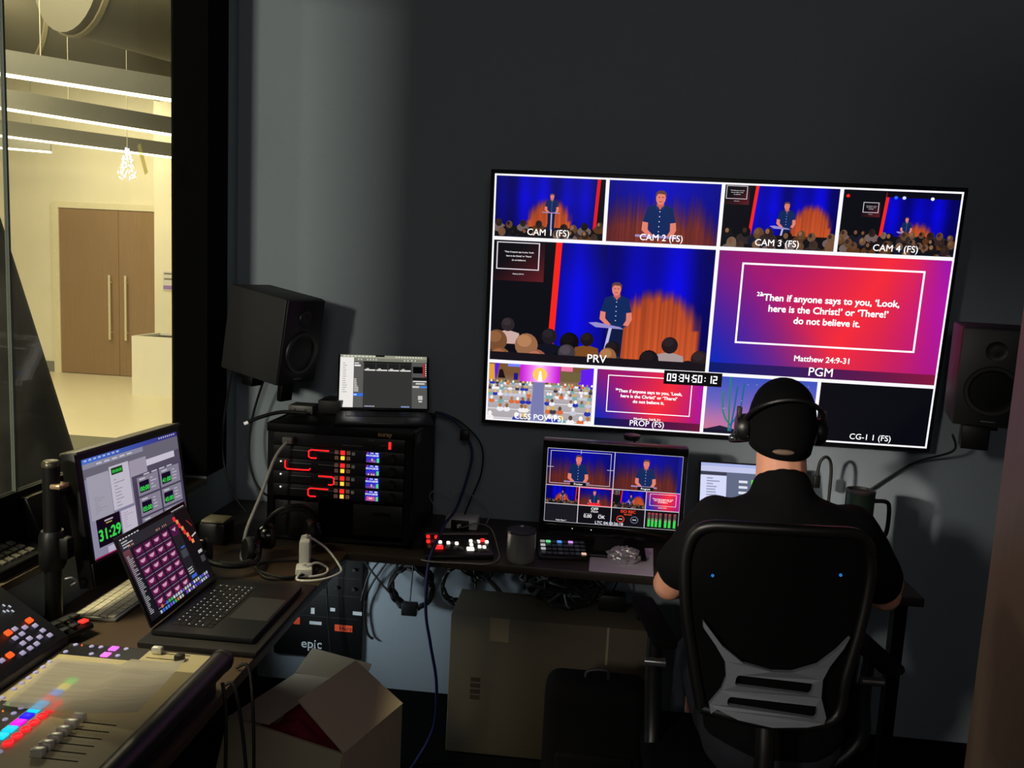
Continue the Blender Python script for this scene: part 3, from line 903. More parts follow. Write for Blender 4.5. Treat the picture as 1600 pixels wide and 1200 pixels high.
REDL = led('red_slot_light', (255, 26, 30), 2.2)
REDB = led('red_button_light', (255, 30, 30), 1.6); AMB = led('amber_button_light', (255, 190, 60), 1.5)
DIMB = led('dim_button_outline', (120, 88, 74), .7); DOT = led('white_point_light', (235, 235, 225), 1.2)
for i in range(4):
    z1 = UZ - UH * (i + 1)
    o = thing('disk_recorder', RECL[i], 'recorder', (-.81, 2.8, z1 - UH), group='disk recorders in the rack')
    unit_face(o, z1)
    for sx in (-.985, -.885):
        MB().box(sx, sx + .083, y - .0012, y, z1 - .036, z1 - .012).build('disk_slot', mat('slot_black', (6, 6, 7), .35), o)
        MB().box(sx + .004, sx + .079, y - .002, y - .0012, z1 - .016, z1 - .014).build('slot_highlight', mat('slot_glimmer_tone', (170, 170, 170), .35, metal=.5), o)  # pale bar imitates a glimmer of light along the slot
    ring = MB()
    ya = y - .003
    if i in (0, 3): P = [(-.845, z1 - .010), (-.915 + .007, z1 - .010), (-.915, z1 - .014), (-.915, z1 - .034), (-.915 + .007, z1 - .038), (-.888, z1 - .038)]
    elif i == 1: P = [(-.995, z1 - .008), (-.997, z1 - .012), (-.997, z1 - .032), (-.990, z1 - .037), (-.93, z1 - .037), (-.912, z1 - .036), (-.909, z1 - .030)]
    else: P = [(-.88, z1 - .010), (-.833, z1 - .010), (-.826, z1 - .014), (-.826, z1 - .034), (-.833, z1 - .038), (-.845, z1 - .038)]
    ring.tube([(px, ya, pz) for px, pz in P], .0021, 6, False)
    ring.build('slot_light', REDL, o)
    MB().ball((-1.012, ya, z1 - .012), .0032, nu=8, nv=6).build('indicator_light', DOT, o)
    MB().box(-.805, -.790, ya, y, z1 - .020, z1 - .006).build('record_button', REDB, o, bevel=.001)
    MB().box(-.804, -.791, ya, y, z1 - .038, z1 - .025).build('play_button', AMB, o, bevel=.001)
    for bx in (-.824, -.783):
        for bz in (-.018, -.037):
            q = MB()
            q.box(bx, bx + .011, ya, y, z1 + bz, z1 + bz + .0018).box(bx, bx + .011, ya, y, z1 + bz + .0092, z1 + bz + .011).box(bx, bx + .0018, ya, y, z1 + bz + .0018, z1 + bz + .0092).box(bx + .0092, bx + .011, ya, y, z1 + bz + .0018, z1 + bz + .0092)
            q.box(bx + .004, bx + .007, ya, y, z1 + bz + .004, z1 + bz + .007)
            q.build('button', DIMB, o)
    MB().box(-.766, -.755, ya, y, z1 - .020, z1 - .009).build('button', mat('grey_button', (110, 106, 104), .5, emit=(110, 106, 104), strength=.25), o, bevel=.001)
    cc = Canvas(1.0, .76, (22, 30, 190))
    cc.full(1)
    cc.grad(0, .36, 1, .76, lambda u, v: mix3((30, 40, 220), (150, 70, 120), v * (1 - abs(u - .45))), 5, 4)
    cc.text('04:34:28:08', .46, .31, .2, (225, 230, 255), .03)
    cc.ell(.12, .06, .06, .05, (255, 60, 70)); cc.rect(.3, .03, .55, .1, (200, 210, 255)); cc.rect(.68, .02, .9, .12, (220, 225, 255))
    if i == 3: cc.rect(.08, .42, .74, .72, (190, 30, 110)); cc.frame(.14, .46, .68, .68, .02, .02, (250, 190, 220)); cc.rect(.26, .52, .56, .6, (250, 210, 230))
    elif i == 1: [cc.ell(q, .7, .05, .08, (230, 190, 180)) for q in (.2, .44, .6)]
    else: cc.ell(.45, .56, .06, .12, (230, 170, 160)); cc.ell(.62, .66, .1, .08, (120, 110, 200))
    cc.rect(.80, .42, .96, .74, (70, 230, 110))
    put_screen(cc, 'display', SCREEN, o, -.6935 + .81, y - .0008 - 2.8, UH - .0222, .046)
    Mx = Matrix.Rotation(math.pi / 2, 4, 'X')
    MB().lathe([(.015, 0), (.0145, .008), (.012, .011), (0, .011)], (-.627, y, z1 - .023), n=20, M=Mx).build('knob', PLAST_B, o, smooth=True)
o = thing('blank_panel_unit', 'black blank unit low in the right of the rack', 'rack unit', (-.7, 2.8, .80))
MB().box(-.76, RX1 - .03, RY + .002, RY + .26, .79, .90).build('body', PLAST_B, o, bevel=.002)
MB().box(-.69, -.63, RY - .004, RY + .002, .865, .875).build('handle', METAL_B, o)
MB().box(RX0 + .03, -.88, RY + .002, RY + .30, .77, .895).build('side_body', PLAST_B, o, bevel=.002)

# ------------------------------------------------------------------ laptops
def key_rows(mb, w, d, x0, y0, rows=6, cols=14, h=.0012, z=0):
    for r in range(rows):
        yy0 = y0 + d * r / rows; yy1 = y0 + d * (r + 1) / rows - d * .03
        if r == 0:
            segs = [0, 1, 2, 3, 4.3, 9.2, 10.5, 11.5, 12.5, cols]
        else:
            o_ = (.75, .5, .25, 0, 0)[min(r - 1, 4)]
            segs = [0] + [k + o_ + (.6 if o_ else 0) for k in range(1, cols)] + [cols]
            segs = [q for q in segs if q <= cols]
            segs = sorted(set(round(q, 3) for q in segs))
        for a, b_ in zip(segs, segs[1:]):
            if b_ - a < .3: continue
            mb.box(x0 + w * a / cols + w * .004, x0 + w * b_ / cols - w * .006, yy0, yy1, z, z + h)

def laptop(label, loc, rotz, w, d, lid, tilt, canvas, body, keym, ledkeys=None):
    """origin at the middle of the hinge line on top of the base; front edge towards -Y"""
    o = thing('laptop', label, 'laptop', loc, rotz)
    MB().box(-w / 2, w / 2, -d, .006, -.014, 0).build('base', body, o, local=True, bevel=.003)
    MB().box(-w * .40, w * .40, -d * .53, -d * .10, -.0002, .0004).build('keyboard_well', mat('key_well', (10, 10, 11), .6), o, local=True)
    k = MB(); key_rows(k, w * .79, d * .42, -w * .395, -d * .525, z=.0004)
    k.build('keys', keym, o, local=True)
    if ledkeys:
        q = MB(); rr = random.Random(2)
        for r in range(6):
            for i in range(14):
                if rr.random() < .8:
                    x = -w * .385 + w * .79 * (i + .25) / 14; yy = -d * .51 + d * .42 * r / 6 + d * .02
                    q.box(x, x + w * .010, yy, yy + d * .012, .0017, .0019)
        q.build('key_legend', ledkeys, o, local=True)['kind'] = 'stuff'
    MB().box(-w * .2, w * .2, -d * .97, -d * .57, -.0002, .0003).build('trackpad', mat('trackpad_' + body.name, (50, 50, 52), .35), o, local=True)
    l = MB().box(-w / 2, w / 2, -.003, .003, .002, lid).build('lid', body, o, local=True, bevel=.0015)
    l.rotation_euler = (-tilt, 0, 0)
    l.location = (0, .004, .002)
    MB().box(-w / 2 + .002, w / 2 - .002, -.0036, -.003, .004, lid - .002).build('screen_border', mat('black_glass_border', (6, 6, 7), .2), l, local=True)
    put_screen(canvas, 'screen', SCREEN, l, 0, -.0038, lid / 2 + .004, w - .014)
    return o
# laptop standing on the rack
c = Canvas(1.54, 1.0, (52, 52, 50))
c.full(1)
c.rect(0, 0, 1.54, .12, (150, 150, 130)); c.rect(0, .06, 1.54, .12, (120, 120, 108))
for i in range(9): c.rect(.05 + i * .065, .015, .095 + i * .065, .035, (225, 225, 215))
for i in range(10): c.rect(.98 + i * .05, .015, 1.005 + i * .05, .035, (230, 230, 220))
for x in (.32, .37, .48, .53, .58, .63, 1.14, 1.2, 1.27, 1.33): c.ell(x, .085, .012, .014, (215, 215, 205), 8)
c.rect(0, .05, .24, 1, (236, 232, 228))
for i in range(14): c.rect(.05, .16 + i * .042, .09 + .04 * hsh(i), .175 + i * .042, (176, 172, 172))
c.rect(.24, .12, .41, 1, (90, 90, 88)); c.rect(.25, .15, .33, .17, (230, 230, 230)); c.rect(.25, .19, .36, .22, (240, 240, 240))
for i in range(8): c.rect(.25, .46 + i * .032, .29 + .07 * hsh(i, 2) * (1 if i > 4 else .3), .475 + i * .032, (225, 220, 210))
c.rect(.24, .735, .41, .79, (50, 110, 225)); c.rect(.25, .75, .3, .775, (190, 215, 255))
c.rect(.41, .12, 1.27, .15, (20, 20, 20))
for i in range(4): c.rect(.43 + i * .21, .16, .62 + i * .21, .30, (30, 30, 30)); c.rect(.43 + i * .21, .275, .62 + i * .21, .30, (225, 222, 216)); c.rect(.46 + i * .21, .255, .51 + i * .21, .27, (215, 215, 210))
c.rect(1.27, .12, 1.54, 1, (84, 84, 82)); c.rect(1.29, .2, 1.48, .33, (4, 4, 6)); c.rect(1.465, .14, 1.54, .4, (170, 44, 44)); c.rect(1.50, .14, 1.54, .4, (20, 18, 18))
for i in range(6): c.ell(1.52, .16 + i * .042, .011, .013, (240, 240, 240), 8)
c.rect(1.28, .41, 1.54, .47, (24, 24, 24)); c.rect(1.29, .475, 1.53, .495, (228, 226, 222)); c.rect(1.34, .515, 1.5, .545, (200, 198, 196)); c.rect(1.28, .575, 1.40, .61, (205, 200, 192)); c.rect(1.41, .575, 1.54, .61, (70, 130, 220))
c.rect(1.38, .76, 1.46, .84, (196, 192, 188)); c.rect(1.39, .86, 1.45, .88, (230, 230, 228)); c.rect(.62, .0, .78, .03, (5, 5, 5))
for i in range(6): c.rect(.44 + i * .03, .965, .46 + i * .03, .985, (220, 190, 190) if i % 2 else (160, 170, 235)); c.rect(1.08 + i * .025, .965, 1.1 + i * .025, .985, (150, 170, 235))
laptop('dark laptop standing open on top of the equipment rack', (-.735, 2.987, 1.1775), .27, .338, .236, .218, math.radians(29), c, SPACE, PLAST_B)
# laptop on the side desk
c = Canvas(1.54, 1.0, (20, 20, 24), .72)
c.full(1)
c.rect(0, 0, 1.54, .03, (10, 10, 12)); c.rect(0, .03, 1.54, .15, (44, 44, 50))
for i in range(7): c.rect(.03 + i * .06, .008, .07 + i * .06, .022, (220, 220, 220))
for i in range(10): c.rect(1.2 + i * .032, .008, 1.22 + i * .032, .022, (220, 220, 220))
for i in range(3): c.rect(.04, .045 + i * .03, .16 + .1 * hsh(i), .06 + i * .03, (190, 190, 196))
for x in (.14, .17, .21, .24, .75, .78, .82, .9, .94, .98): c.ell(x, .12, .009, .014, (210, 150, 130), 8)
c.rect(0, .15, .16, .98, (26, 24, 30)); c.grad(0, .15, .14, .5, lambda u, v: mix3((120, 70, 80), (40, 20, 40), v), 3, 4)
for i in range(34): c.rect(.03, .22 + i * .021, .07 + .08 * hsh(i, 7), .229 + i * .021, (190, 190, 196))
for r in range(6):
    for q in range(4):
        x, yy = .19 + q * .2, .17 + r * .128
        c.rect(x, yy, x + .185, yy + .115, (64, 20, 62)); c.rect(x + .02, yy + .02, x + .165, yy + .085, (124, 26, 84))
        c.poly([(x + .04, yy + .035), (x + .15, yy + .03), (x + .13, yy + .06), (x + .09, yy + .075), (x + .05, yy + .06)], (226, 176, 204))
        c.rect(x, yy + .115, x + .185, yy + .12, (170, 160, 180))
c.rect(1.0, .16, 1.2, .98, (34, 34, 40)); c.rect(1.01, .17, 1.17, .3, (84, 22, 74)); c.poly([(1.04, .21), (1.14, .2), (1.1, .25)], (226, 176, 204))
c.rect(1.04, .5, 1.18, .6, (70, 74, 82)); c.rect(1.08, .46, 1.17, .48, (60, 110, 220)); c.rect(1.05, .84, 1.18, .88, (60, 110, 230))
for i in range(3): c.rect(1.03, .74 + i * .03, 1.15, .755 + i * .03, (190, 190, 190))
c.rect(1.21, .04, 1.54, .98, (14, 14, 16))
for i in range(4): c.rect(1.15 + i * .055, .085 + i * .105, 1.21 + i * .055, .14 + i * .105, (252, 44, 60), 1.1); c.rect(1.19 + i * .055, .135 + i * .105, 1.25 + i * .055, .185 + i * .105, (252, 150, 84), 1.1)
c.line((1.42, .2), (1.5, .3), .012, (200, 60, 50)); c.line((1.40, .42), (1.52, .4), .02, (215, 205, 205)); c.rect(1.4, .62, 1.5, .66, (200, 200, 200)); c.rect(1.4, .7, 1.5, .78, (70, 70, 76))
pal = [(90, 150, 250), (240, 130, 80), (60, 200, 100), (50, 70, 230), (200, 205, 215), (225, 225, 200), (210, 215, 230), (235, 235, 235), (70, 120, 240), (130, 90, 230), (190, 210, 240)]
for i in range(22):
    for r in range(2):
        if hsh(i, r) > .12: c.rect(.2 + i * .056, .905 + r * .05, .238 + i * .056, .94 + r * .05, pal[int(hsh(i, r + 5) * 11)])
laptop('open laptop on the side desk showing rows of purple slides', (-1.030, 2.0625, .781), math.radians(90), .355, .2575, .243, math.radians(23.5), c, SPACE, mat('laptop_keys', (20, 20, 22), .5), led('key_backlight', (220, 220, 220), .7))
MB_ = MB().box(-1.05, -.748, 1.845, 2.30, .7505, .7655)
o = MB_.build('laptop_tray', mat('dark_tray', (22, 20, 22), .5), None, bevel=.003)
props(o, 'thin dark tray lying under the laptop on the side desk', 'tray')
# laptop behind the seated person
c = Canvas(1.54, 1.0, (96, 104, 130))
c.full(1)
c.rect(0, 0, 1.54, .05, (170, 180, 230)); c.rect(0, .05, 1.54, .14, (196, 200, 236)); c.rect(0, .14, .42, 1, (214, 218, 250)); c.rect(.0, .14, .42, .2, (60, 60, 80))
for i in range(16): c.rect(.1, .24 + i * .045, .2 + .12 * hsh(i), .26 + i * .045, (150, 154, 180))
for i in range(6): c.rect(.62, .26 + i * .09, .76, .3 + i * .09, (220, 225, 240))
c.rect(.82, .24, .95, .38, (90, 220, 60)); c.rect(.95, .24, 1.1, .38, (60, 150, 200))
laptop('open laptop half hidden behind the seated person', (.604, 2.93, .84), .02, .35, .225, .238, math.radians(14), c, SPACE, PLAST_B)
o = thing('laptop_stand', 'low black stand under the laptop behind the seated person', 'stand', (.604, 2.83, .75))
MB().box(.47, .74, 2.72, 2.92, .812, .825).build('top_plate', METAL_B, o); MB().box(.49, .51, 2.74, 2.90, .7505, .812).build('leg', METAL_B, o); MB().box(.70, .72, 2.74, 2.90, .7505, .812).build('leg', METAL_B, o)

# ------------------------------------------------------------------ desk monitor under the big screen
c = Canvas(1.6, .9, (214, 212, 222))
g_ = .004
def dcell(x0, y0, x1, y1, col=None):
    c.tile(x0 * 1.6 + g_, y0 * .9 + g_, x1 * 1.6 - g_, y1 * .9 - g_, 1)
    if col: c.rect(0, 0, 1, 1, col)
    return (x1 - x0) * 1.6 / ((y1 - y0) * .9)
for i, nm in enumerate(('Preview', 'Program')):
    a = dcell(i * .5, 0, i * .5 + .5, .5); cam_two(c, a, .75)
    c.z = 80
    if i == 0:
        c.frame(.045, .05, .955, .95, .006, .011, (225, 220, 235))
        c.rect(.497, 0, .503, .1, (225, 220, 235)); c.rect(0, .495, .1, .505, (225, 220, 235)); c.rect(.9, .495, 1, .505, (225, 220, 235))
    c.rect(.36, .89, .6, .985, (14, 14, 18)); c.text(nm, .48, .965, .032, bold=.015)
    if i == 1: c.rect(.94, 0, 1, 1, (16, 20, 140))
a = dcell(0, .5, .25, .75); cam_one(c, a)
a = dcell(.25, .5, .5, .75); cam_two(c, a, .8); c.z = 80; c.frame(0, 0, 1, 1, .02, .03, (255, 60, 60), 1.2); c.rect(.3, .84, .66, .97, (235, 40, 50))
a = dcell(.5, .5, .75, .75); cam_three(c, a)
a = dcell(.75, .5, 1, .75); draw_slide(c, .4)
a = dcell(0, .75, .25, 1, (26, 24, 32)); c.text('Media Player 1', .52, .94, .022)
a = dcell(.25, .75, .5, 1, (14, 12, 18)); c.text('OFF', .5, .22, .05, bold=.012); c.text('STREAM', .5, .34, .024); c.text('0.00', .3, .66, .056, bold=.01); c.text('OK', .72, .66, .056, bold=.01); c.rect(.18, .43, .42, .45, (180, 180, 190)); c.rect(.62, .43, .72, .45, (180, 180, 190))
a = dcell(.5, .75, .75, 1, (14, 12, 18)); c.text('ISO REC', .5, .23, .05, (255, 70, 40), .014); c.text('RECORD', .5, .36, .024, (255, 90, 60))
for x, q in ((.28, (255, 80, 50)), (.7, (110, 120, 150))):
    pts = [(x + .11 * math.cos(t * .3142), .60 + .18 * math.sin(t * .3142)) for t in range(21)]
    for p, r in zip(pts, pts[1:]): c.line(p, r, .008, q)
    c.text('00:00', x, .63, .02)
a = dcell(.75, .75, 1, 1, (16, 14, 20))
for i, x in enumerate((.08, .19, .3, .42, .58, .7, .85)):
    for k in range(18):
        v = .9 - k * .044
        col = (70, 230, 90) if k < (7 if i % 3 else 9) else ((150, 190, 130) if k < 11 else ((150, 100, 100) if k < 16 else (240, 90, 100)))
        c.rect(x, v - .036, x + .075, v, col, 1.0 if k < 9 else .55)
c.full(150)
c.text('LTC 04:13:26:18', .78, .889, .05, (240, 238, 250), .012)
o = thing('desk_monitor', 'black desk monitor showing two large preview pictures, under the big screen', 'monitor', (.119, 2.803, .75))
MB().box(-.128 - .119 + .0, .366 - .119, .004, .045, .066, .40).build('casing', PLAST_B, o, local=True, bevel=.006)
MB().box(-.245, .245, -.004, .004, .3705 - .0, .398).build('top_edge', mat('glossy_black', (12, 12, 13), .15), o, local=True, bevel=.003)
put_screen(c, 'screen', SCREEN, o, 0, .0035, .24, .46)
MB().box(-.05, .05, .03, .06, .01, .12).build('neck', PLAST_B, o, local=True); MB().box(-.13, .13, -.02, .14, .0005, .012).build('foot', PLAST_B, o, local=True, bevel=.004)
MB().box(-.24, .24, -.003, .004, .068, .104).build('chin', mat('glossy_black', (12, 12, 13), .15), o, local=True, bevel=.002)
for x in (-.13, -.065): MB().ball((x, -.004, .092), .0018, nu=6, nv=4).build('indicator_light', DOT, o, local=True)

# ------------------------------------------------------------------ monitor on its arm by the window
c = Canvas(1.6, 1.0, (146, 140, 168), .8)
c.full(1)
c.grad(0, 0, 1.6, 1, lambda u, v: mix3((150, 146, 172), (120, 112, 140), u), 4, 4)
c.grad(0, 0, 1.6, .05, lambda u, v: mix3((70, 120, 225), (60, 50, 130), u), 6, 1)
for i in range(8): c.rect(.03 + i * .07, .012, .07 + i * .07, .028, (190, 200, 235)); c.rect(1.25 + i * .04, .012, 1.27 + i * .04, .028, (210, 210, 235))
c.rect(0, .05, 1.6, .2, (112, 108, 124)); c.rect(.0, .05, .95, .1, (150, 148, 168)); c.rect(.95, .2, 1.6, .36, (86, 80, 100)); c.rect(.95, .2, 1.5, .27, (216, 208, 226))
for i in range(5): c.rect(.2 + i * .12, .07, .28 + i * .12, .085, (215, 212, 225))
c.rect(.03, .18, .36, .62, (172, 168, 184)); c.rect(.37, .15, .68, .6, (206, 200, 216)); c.rect(.69, .16, .98, .7, (168, 160, 178))
c.rect(.4, .17, .58, .24, (24, 60, 30)); c.text('00:00:00', .49, .222, .044, (60, 230, 80), .02)
for i in range(9): c.rect(.42, .29 + i * .034, .46 + .14 * hsh(i), .298 + i * .034, (150, 140, 160)); c.rect(.1, .4 + i * .02, .14 + .14 * hsh(i, 4), .404 + i * .02, (140, 134, 152))
c.rect(.08, .62, .44, .90, (20, 6, 26)); c.text('31:29', .26, .84, .155, (60, 230, 84), .03); c.rect(.2, .65, .33, .665, (200, 180, 200)); c.rect(.22, .68, .31, .69, (200, 190, 100))
c.rect(.46, .63, .72, .86, (206, 198, 216)); c.rect(.72, .72, .8, .86, (214, 206, 222))
for i in range(7): c.rect(.49, .66 + i * .025, .53 + .12 * hsh(i, 8), .665 + i * .025, (160, 150, 170))
c.rect(.20, .92, .82, 1, (200, 190, 214))
c.rect(0, .985, 1.6, 1.0, (150, 24, 84))
c.rect(.70, .33, 1.6, 1.0, (84, 76, 100)); c.rect(.73, .4, 1.6, .99, (74, 68, 90))
for i, s in enumerate(('00:00', '41:00', '05:00', '45:00', '02:00', '45:00')):
    q, r = i % 2, i // 2
    x, yy = .78 + q * .40, .36 + r * .22
    c.rect(x, yy, x + .37, yy + .2, (142, 136, 156)); c.rect(x + .03, yy + .05, x + .2, yy + .17, (16, 10, 40)); c.text(s, x + .115, yy + .155, .07, (60, 230, 84), .03)
    c.rect(x + .04, yy + .018, x + .14, yy + .032, (215, 212, 225))
    for k in range(4): c.rect(x + .23, yy + .04 + k * .035, x + .27 + .07 * hsh(k, i), yy + .05 + k * .035, (205, 200, 215))
for i in range(4): c.rect(.9 + i * .14, .34, 1.0 + i * .14, .352, (220, 218, 228))
mo = thing('window_monitor', 'black monitor beside the window showing timers and white panels', 'monitor', (-1.248, 2.214, 1.035), (-.14, 0, math.radians(85)))
MB().box(-.235, .235, .002, .045, -.205, .158).build('casing', PLAST_B, mo, local=True, bevel=.005)
MB().box(-.12, .12, .045, .066, -.12, .09).build('rear_shell', PLAST_B, mo, local=True, bevel=.01)

put_screen(c, 'screen', SCREEN, mo, 0, 0, 0, .43)
ch = MB(); ch.box(-.232, .232, -.004, .004, -.203, -.138); ch.build('chin', PLAST_B, mo, local=True, bevel=.003)
MB().box(-.234, .234, -.004, .046, .150, .1585).build('top_edge', mat('edge_light_tone', (84, 80, 72), .4), mo, local=True, bevel=.002)  # paler warm tone imitates lobby light falling on the top edge
po = thing('monitor_arm', 'thick black pole arm holding the window monitor', 'monitor arm', (-1.32, 1.93, .75))
PX, PY = -1.32, 1.93
MB().cyl((PX, PY, .76), (PX, PY, 1.17), .0205, n=24).build('pole', PLAST_B, po, smooth=True)
MB().lathe([(.0215, 1.166), (.0215, 1.176), (.017, 1.181), (.010, 1.181), (.0, 1.178)], (PX, PY, 0)).build('end_cap', mat('pale_ring_cap', (90, 86, 74), .3, metal=.6), po, smooth=True)
MB().lathe([(.026, .90), (.032, .915), (.032, .985), (.026, 1.0)], (PX, PY, 0)).build('collar', PLAST_B, po, smooth=True)
MB().tube([(PX, PY, 1.10), (PX + .005, PY + .10, 1.09), (PX + .006, PY + .24, 1.06)], .016, 12).build('arm', PLAST_B, po, smooth=True)
MB().box(PX - .004, PX + .018, PY + .20, PY + .32, .99, 1.11).build('mounting_plate', METAL_B, po, bevel=.003)
MB().box(PX + .008, PX + .036, PY - .02, PY + .02, 1.112, 1.124).build('bright_clip', mat('bright_clip', (230, 200, 160), .25, metal=.6), po, bevel=.003)
MB().box(PX + .015, PX + .05, PY - .015, PY + .015, .93, .985).build('clamp_lever', PLAST_B, po, bevel=.004)
MB().tube([(PX + .025, PY + .01, .87), (PX + .04, PY + .015, .872), (PX + .05, PY + .02, .862), (PX + .04, PY + .01, .852)], .003, 6).build('hook', CHROME, po)
MB().box(PX - .035, PX + .035, PY - .035, PY + .03, .7505, .766).build('base_plate', METAL_B, po, bevel=.003)


# ------------------------------------------------------------------ lighting console on the side desk
CGOLD = mat('console_panel', (190, 178, 140), .5, metal=.0, var=.05, scale=120)
lc = thing('lighting_console', 'lighting console with colour-lit keys and chrome faders on the side desk', 'console', (-1.0, 1.2, .75))
YA, YB = .55, 1.668
b = MB()
b.hexa([(-1.31, YA, .7505), (-.765, YA, .7505), (-.765, YB, .7505), (-1.31, YB, .7505), (-1.31, YA, .835), (-.765, YA, .835), (-.765, YB, .835), (-1.31, YB, .835)])
b.build('body', PLAST_B, lc, bevel=.004)
MB().box(-1.10, -.772, YA + .004, YB - .006, .835, .842).build('control_surface', CGOLD, lc, bevel=.002)
MB().box(-1.09, -.915, 1.608, 1.660, .842, .8428).build('dark_strip', PLAST_B, lc)
MB().box(-1.075, -1.008, YA + .02, 1.41, .842, .8428).build('dark_strip', PLAST_B, lc)
MB().cyl((-.752, YA - .02, .832), (-.752, YB + .003, .832), .024, n=24).build('arm_rest', mat('arm_rest_vinyl', (34, 30, 36), .4), lc, smooth=True)
MB().cyl((-.752, YB - .012, .832), (-.752, YB - .004, .832), .0255, n=24).build('arm_rest_band', PLAST_D, lc, smooth=True)
# raised, tilted key panel at the back
th = math.atan2(.123, .19)
br = MB()
br.hexa([(-1.31, YA, .835), (-1.10, YA, .835), (-1.10, YB - .012, .835), (-1.31, YB - .012, .835),
         (-1.31, YA, .862 + .21 * math.tan(th)), (-1.10, YA, .862), (-1.10, YB - .012, .862), (-1.31, YB - .012, .862 + .21 * math.tan(th))])
br.build('tilted_panel', PLAST_B, lc, bevel=.003)
KEYG = mat('lilac_key', (150, 144, 180), .5, emit=(176, 168, 214), strength=.42)
KEYO = led('orange_key', (255, 84, 30), 1.4)
def on_panel(u, yy, du, dy, h, m_, name):
    ct, st_ = math.cos(th), math.sin(th)
    M = Matrix.Translation((-1.10 - u * ct, yy, .862 + u * st_)) @ Matrix.Rotation(th, 4, 'Y')
    q = MB().box(-du, du, -dy, dy, 0, h, M)
    return q.build(name, m_, lc, bevel=min(du, h) * .45)
for u, yy in ((.079, 1.574), (.07, 1.595), (.061, 1.617), (.042, 1.619), (.061, 1.575), (.061, 1.554), (.043, 1.577), (.033, 1.598), (.024, 1.62), (.042, 1.555), (.024, 1.577), (.024, 1.556), (.024, 1.533), (.035, 1.484), (.061, 1.47), (.03, 1.44), (.05, 1.42)):
    on_panel(u, yy, .0052, .0062, .004, KEYG, 'grey_key')
for u, yy in ((.078, 1.618), (.079, 1.553), (.035, 1.507), (.08, 1.48)):
    on_panel(u, yy, .0068, .0078, .006, KEYO, 'orange_key')
for u, yy in ((.14, 1.612), (.127, 1.598), (.118, 1.614), (.124, 1.606), (.131, 1.62)):
    on_panel(u, yy, .0035, .0018, .002, led('white_fleck', (190, 200, 210), .8), 'small_display')
def on_top(x, yy, dx, dy, h, m_, name, rnd_=False):
    if rnd_:
        q = MB().lathe([(dx, 0), (dx, h * .6), (dx * .8, h), (0, h)], (x, yy, .842), n=14)
        return q.build(name, m_, lc, smooth=True)
    return MB().box(x - dx, x + dx, yy - dy, yy + dy, .842, .842 + h).build(name, m_, lc, bevel=min(dx, h) * .35)
for x, yy in ((-1.082, 1.653), (-1.044, 1.652), (-1.023, 1.653), (-.966, 1.655), (-1.082, 1.618), (-1.024, 1.619), (-.966, 1.622), (-1.086, 1.570), (-1.085, 1.546), (-1.084, 1.522), (-1.083, 1.498), (-1.081, 1.476), (-1.081, 1.453), (-1.08, 1.418), (-1.021, 1.390), (-1.021, 1.370), (-1.022, 1.348), (-1.022, 1.325), (-1.05, 1.36), (-.962, 1.253)):
    on_top(x, yy, .0052, .0052, .003, KEYG, 'grey_key', True)
for x, yy, q in ((-.992, 1.650, (255, 110, 240)), (-.992, 1.620, (255, 120, 240)), (-.992, 1.50, (70, 200, 60)), (-.992, 1.476, (230, 210, 60)), (-.992, 1.453, (30, 140, 240)), (-.992, 1.43, (230, 30, 40)), (-.992, 1.409, (20, 190, 255)),
                 (-.992, 1.388, (10, 200, 255)), (-.992, 1.366, (20, 20, 255)), (-.992, 1.343, (250, 10, 230)), (-.992, 1.320, (10, 200, 255)), (-.992, 1.297, (10, 210, 255))):
    on_top(x, yy, .010 if yy < 1.6 else .0085, .0092, .004, led('key_glow_%d_%d_%d' % q, q, 1.25), 'colour_key')
REDK = led('red_key_glow', (255, 22, 34), 1.35)
for k in range(7):
    yy = 1.414 - k * .0229
    r_ = MB()
    r_.tube([(-.964 + .0075 * math.cos(a * .5236), yy + .0082 * math.sin(a * .5236), .8455) for a in range(13)], .0017, 6, False, caps=False)
    r_.ball((-.964, yy, .843), .0055, .006, .0022, nu=10, nv=6)
    r_.build('red_key', REDK, lc)
MB().ball((-1.052, 1.397, .8445), .0022, nu=8, nv=6).build('green_light', led('green_point', (40, 230, 70), 1.6), lc)
MB().ball((-1.044, 1.372, .8445), .0018, nu=8, nv=6).build('orange_light', led('orange_point', (255, 120, 40), 1.2), lc)
MB().ball((-1.066, 1.651, .8445), .0018, nu=8, nv=6).build('orange_light', led('orange_point', (255, 120, 40), 1.2), lc)
FY = [1.371 - k * .0232 for k in range(6)]
for yy in [q - .0048 for q in FY] + [1.652, 1.628]: MB().box(-.905, -.818, yy - .0014, yy + .0014, .8418, .8424).build('fader_slot', mat('fader_slot_black', (6, 6, 6), .8), lc)
tk = MB()
for yy in FY:
    for k in range(9): tk.box(-.874 + k * .0065, -.8735 + k * .0065, yy + .003, yy + .009, .842, .8422)
tk.build('scale_mark', mat('pale_scale_print', (150, 146, 128), .6), lc)
for yy in FY + [1.652]:
    MB().box(-.903, -.880, yy - .0095, yy + .0055, .8425, .858).build('fader_knob', mat('satin_fader', (226, 226, 222), .32, metal=.6, var=.03), lc, bevel=.0035)
MB().box(-.84, -.82, 1.620, 1.636, .8425, .856).build('fader_knob', PLAST_B, lc, bevel=.003)
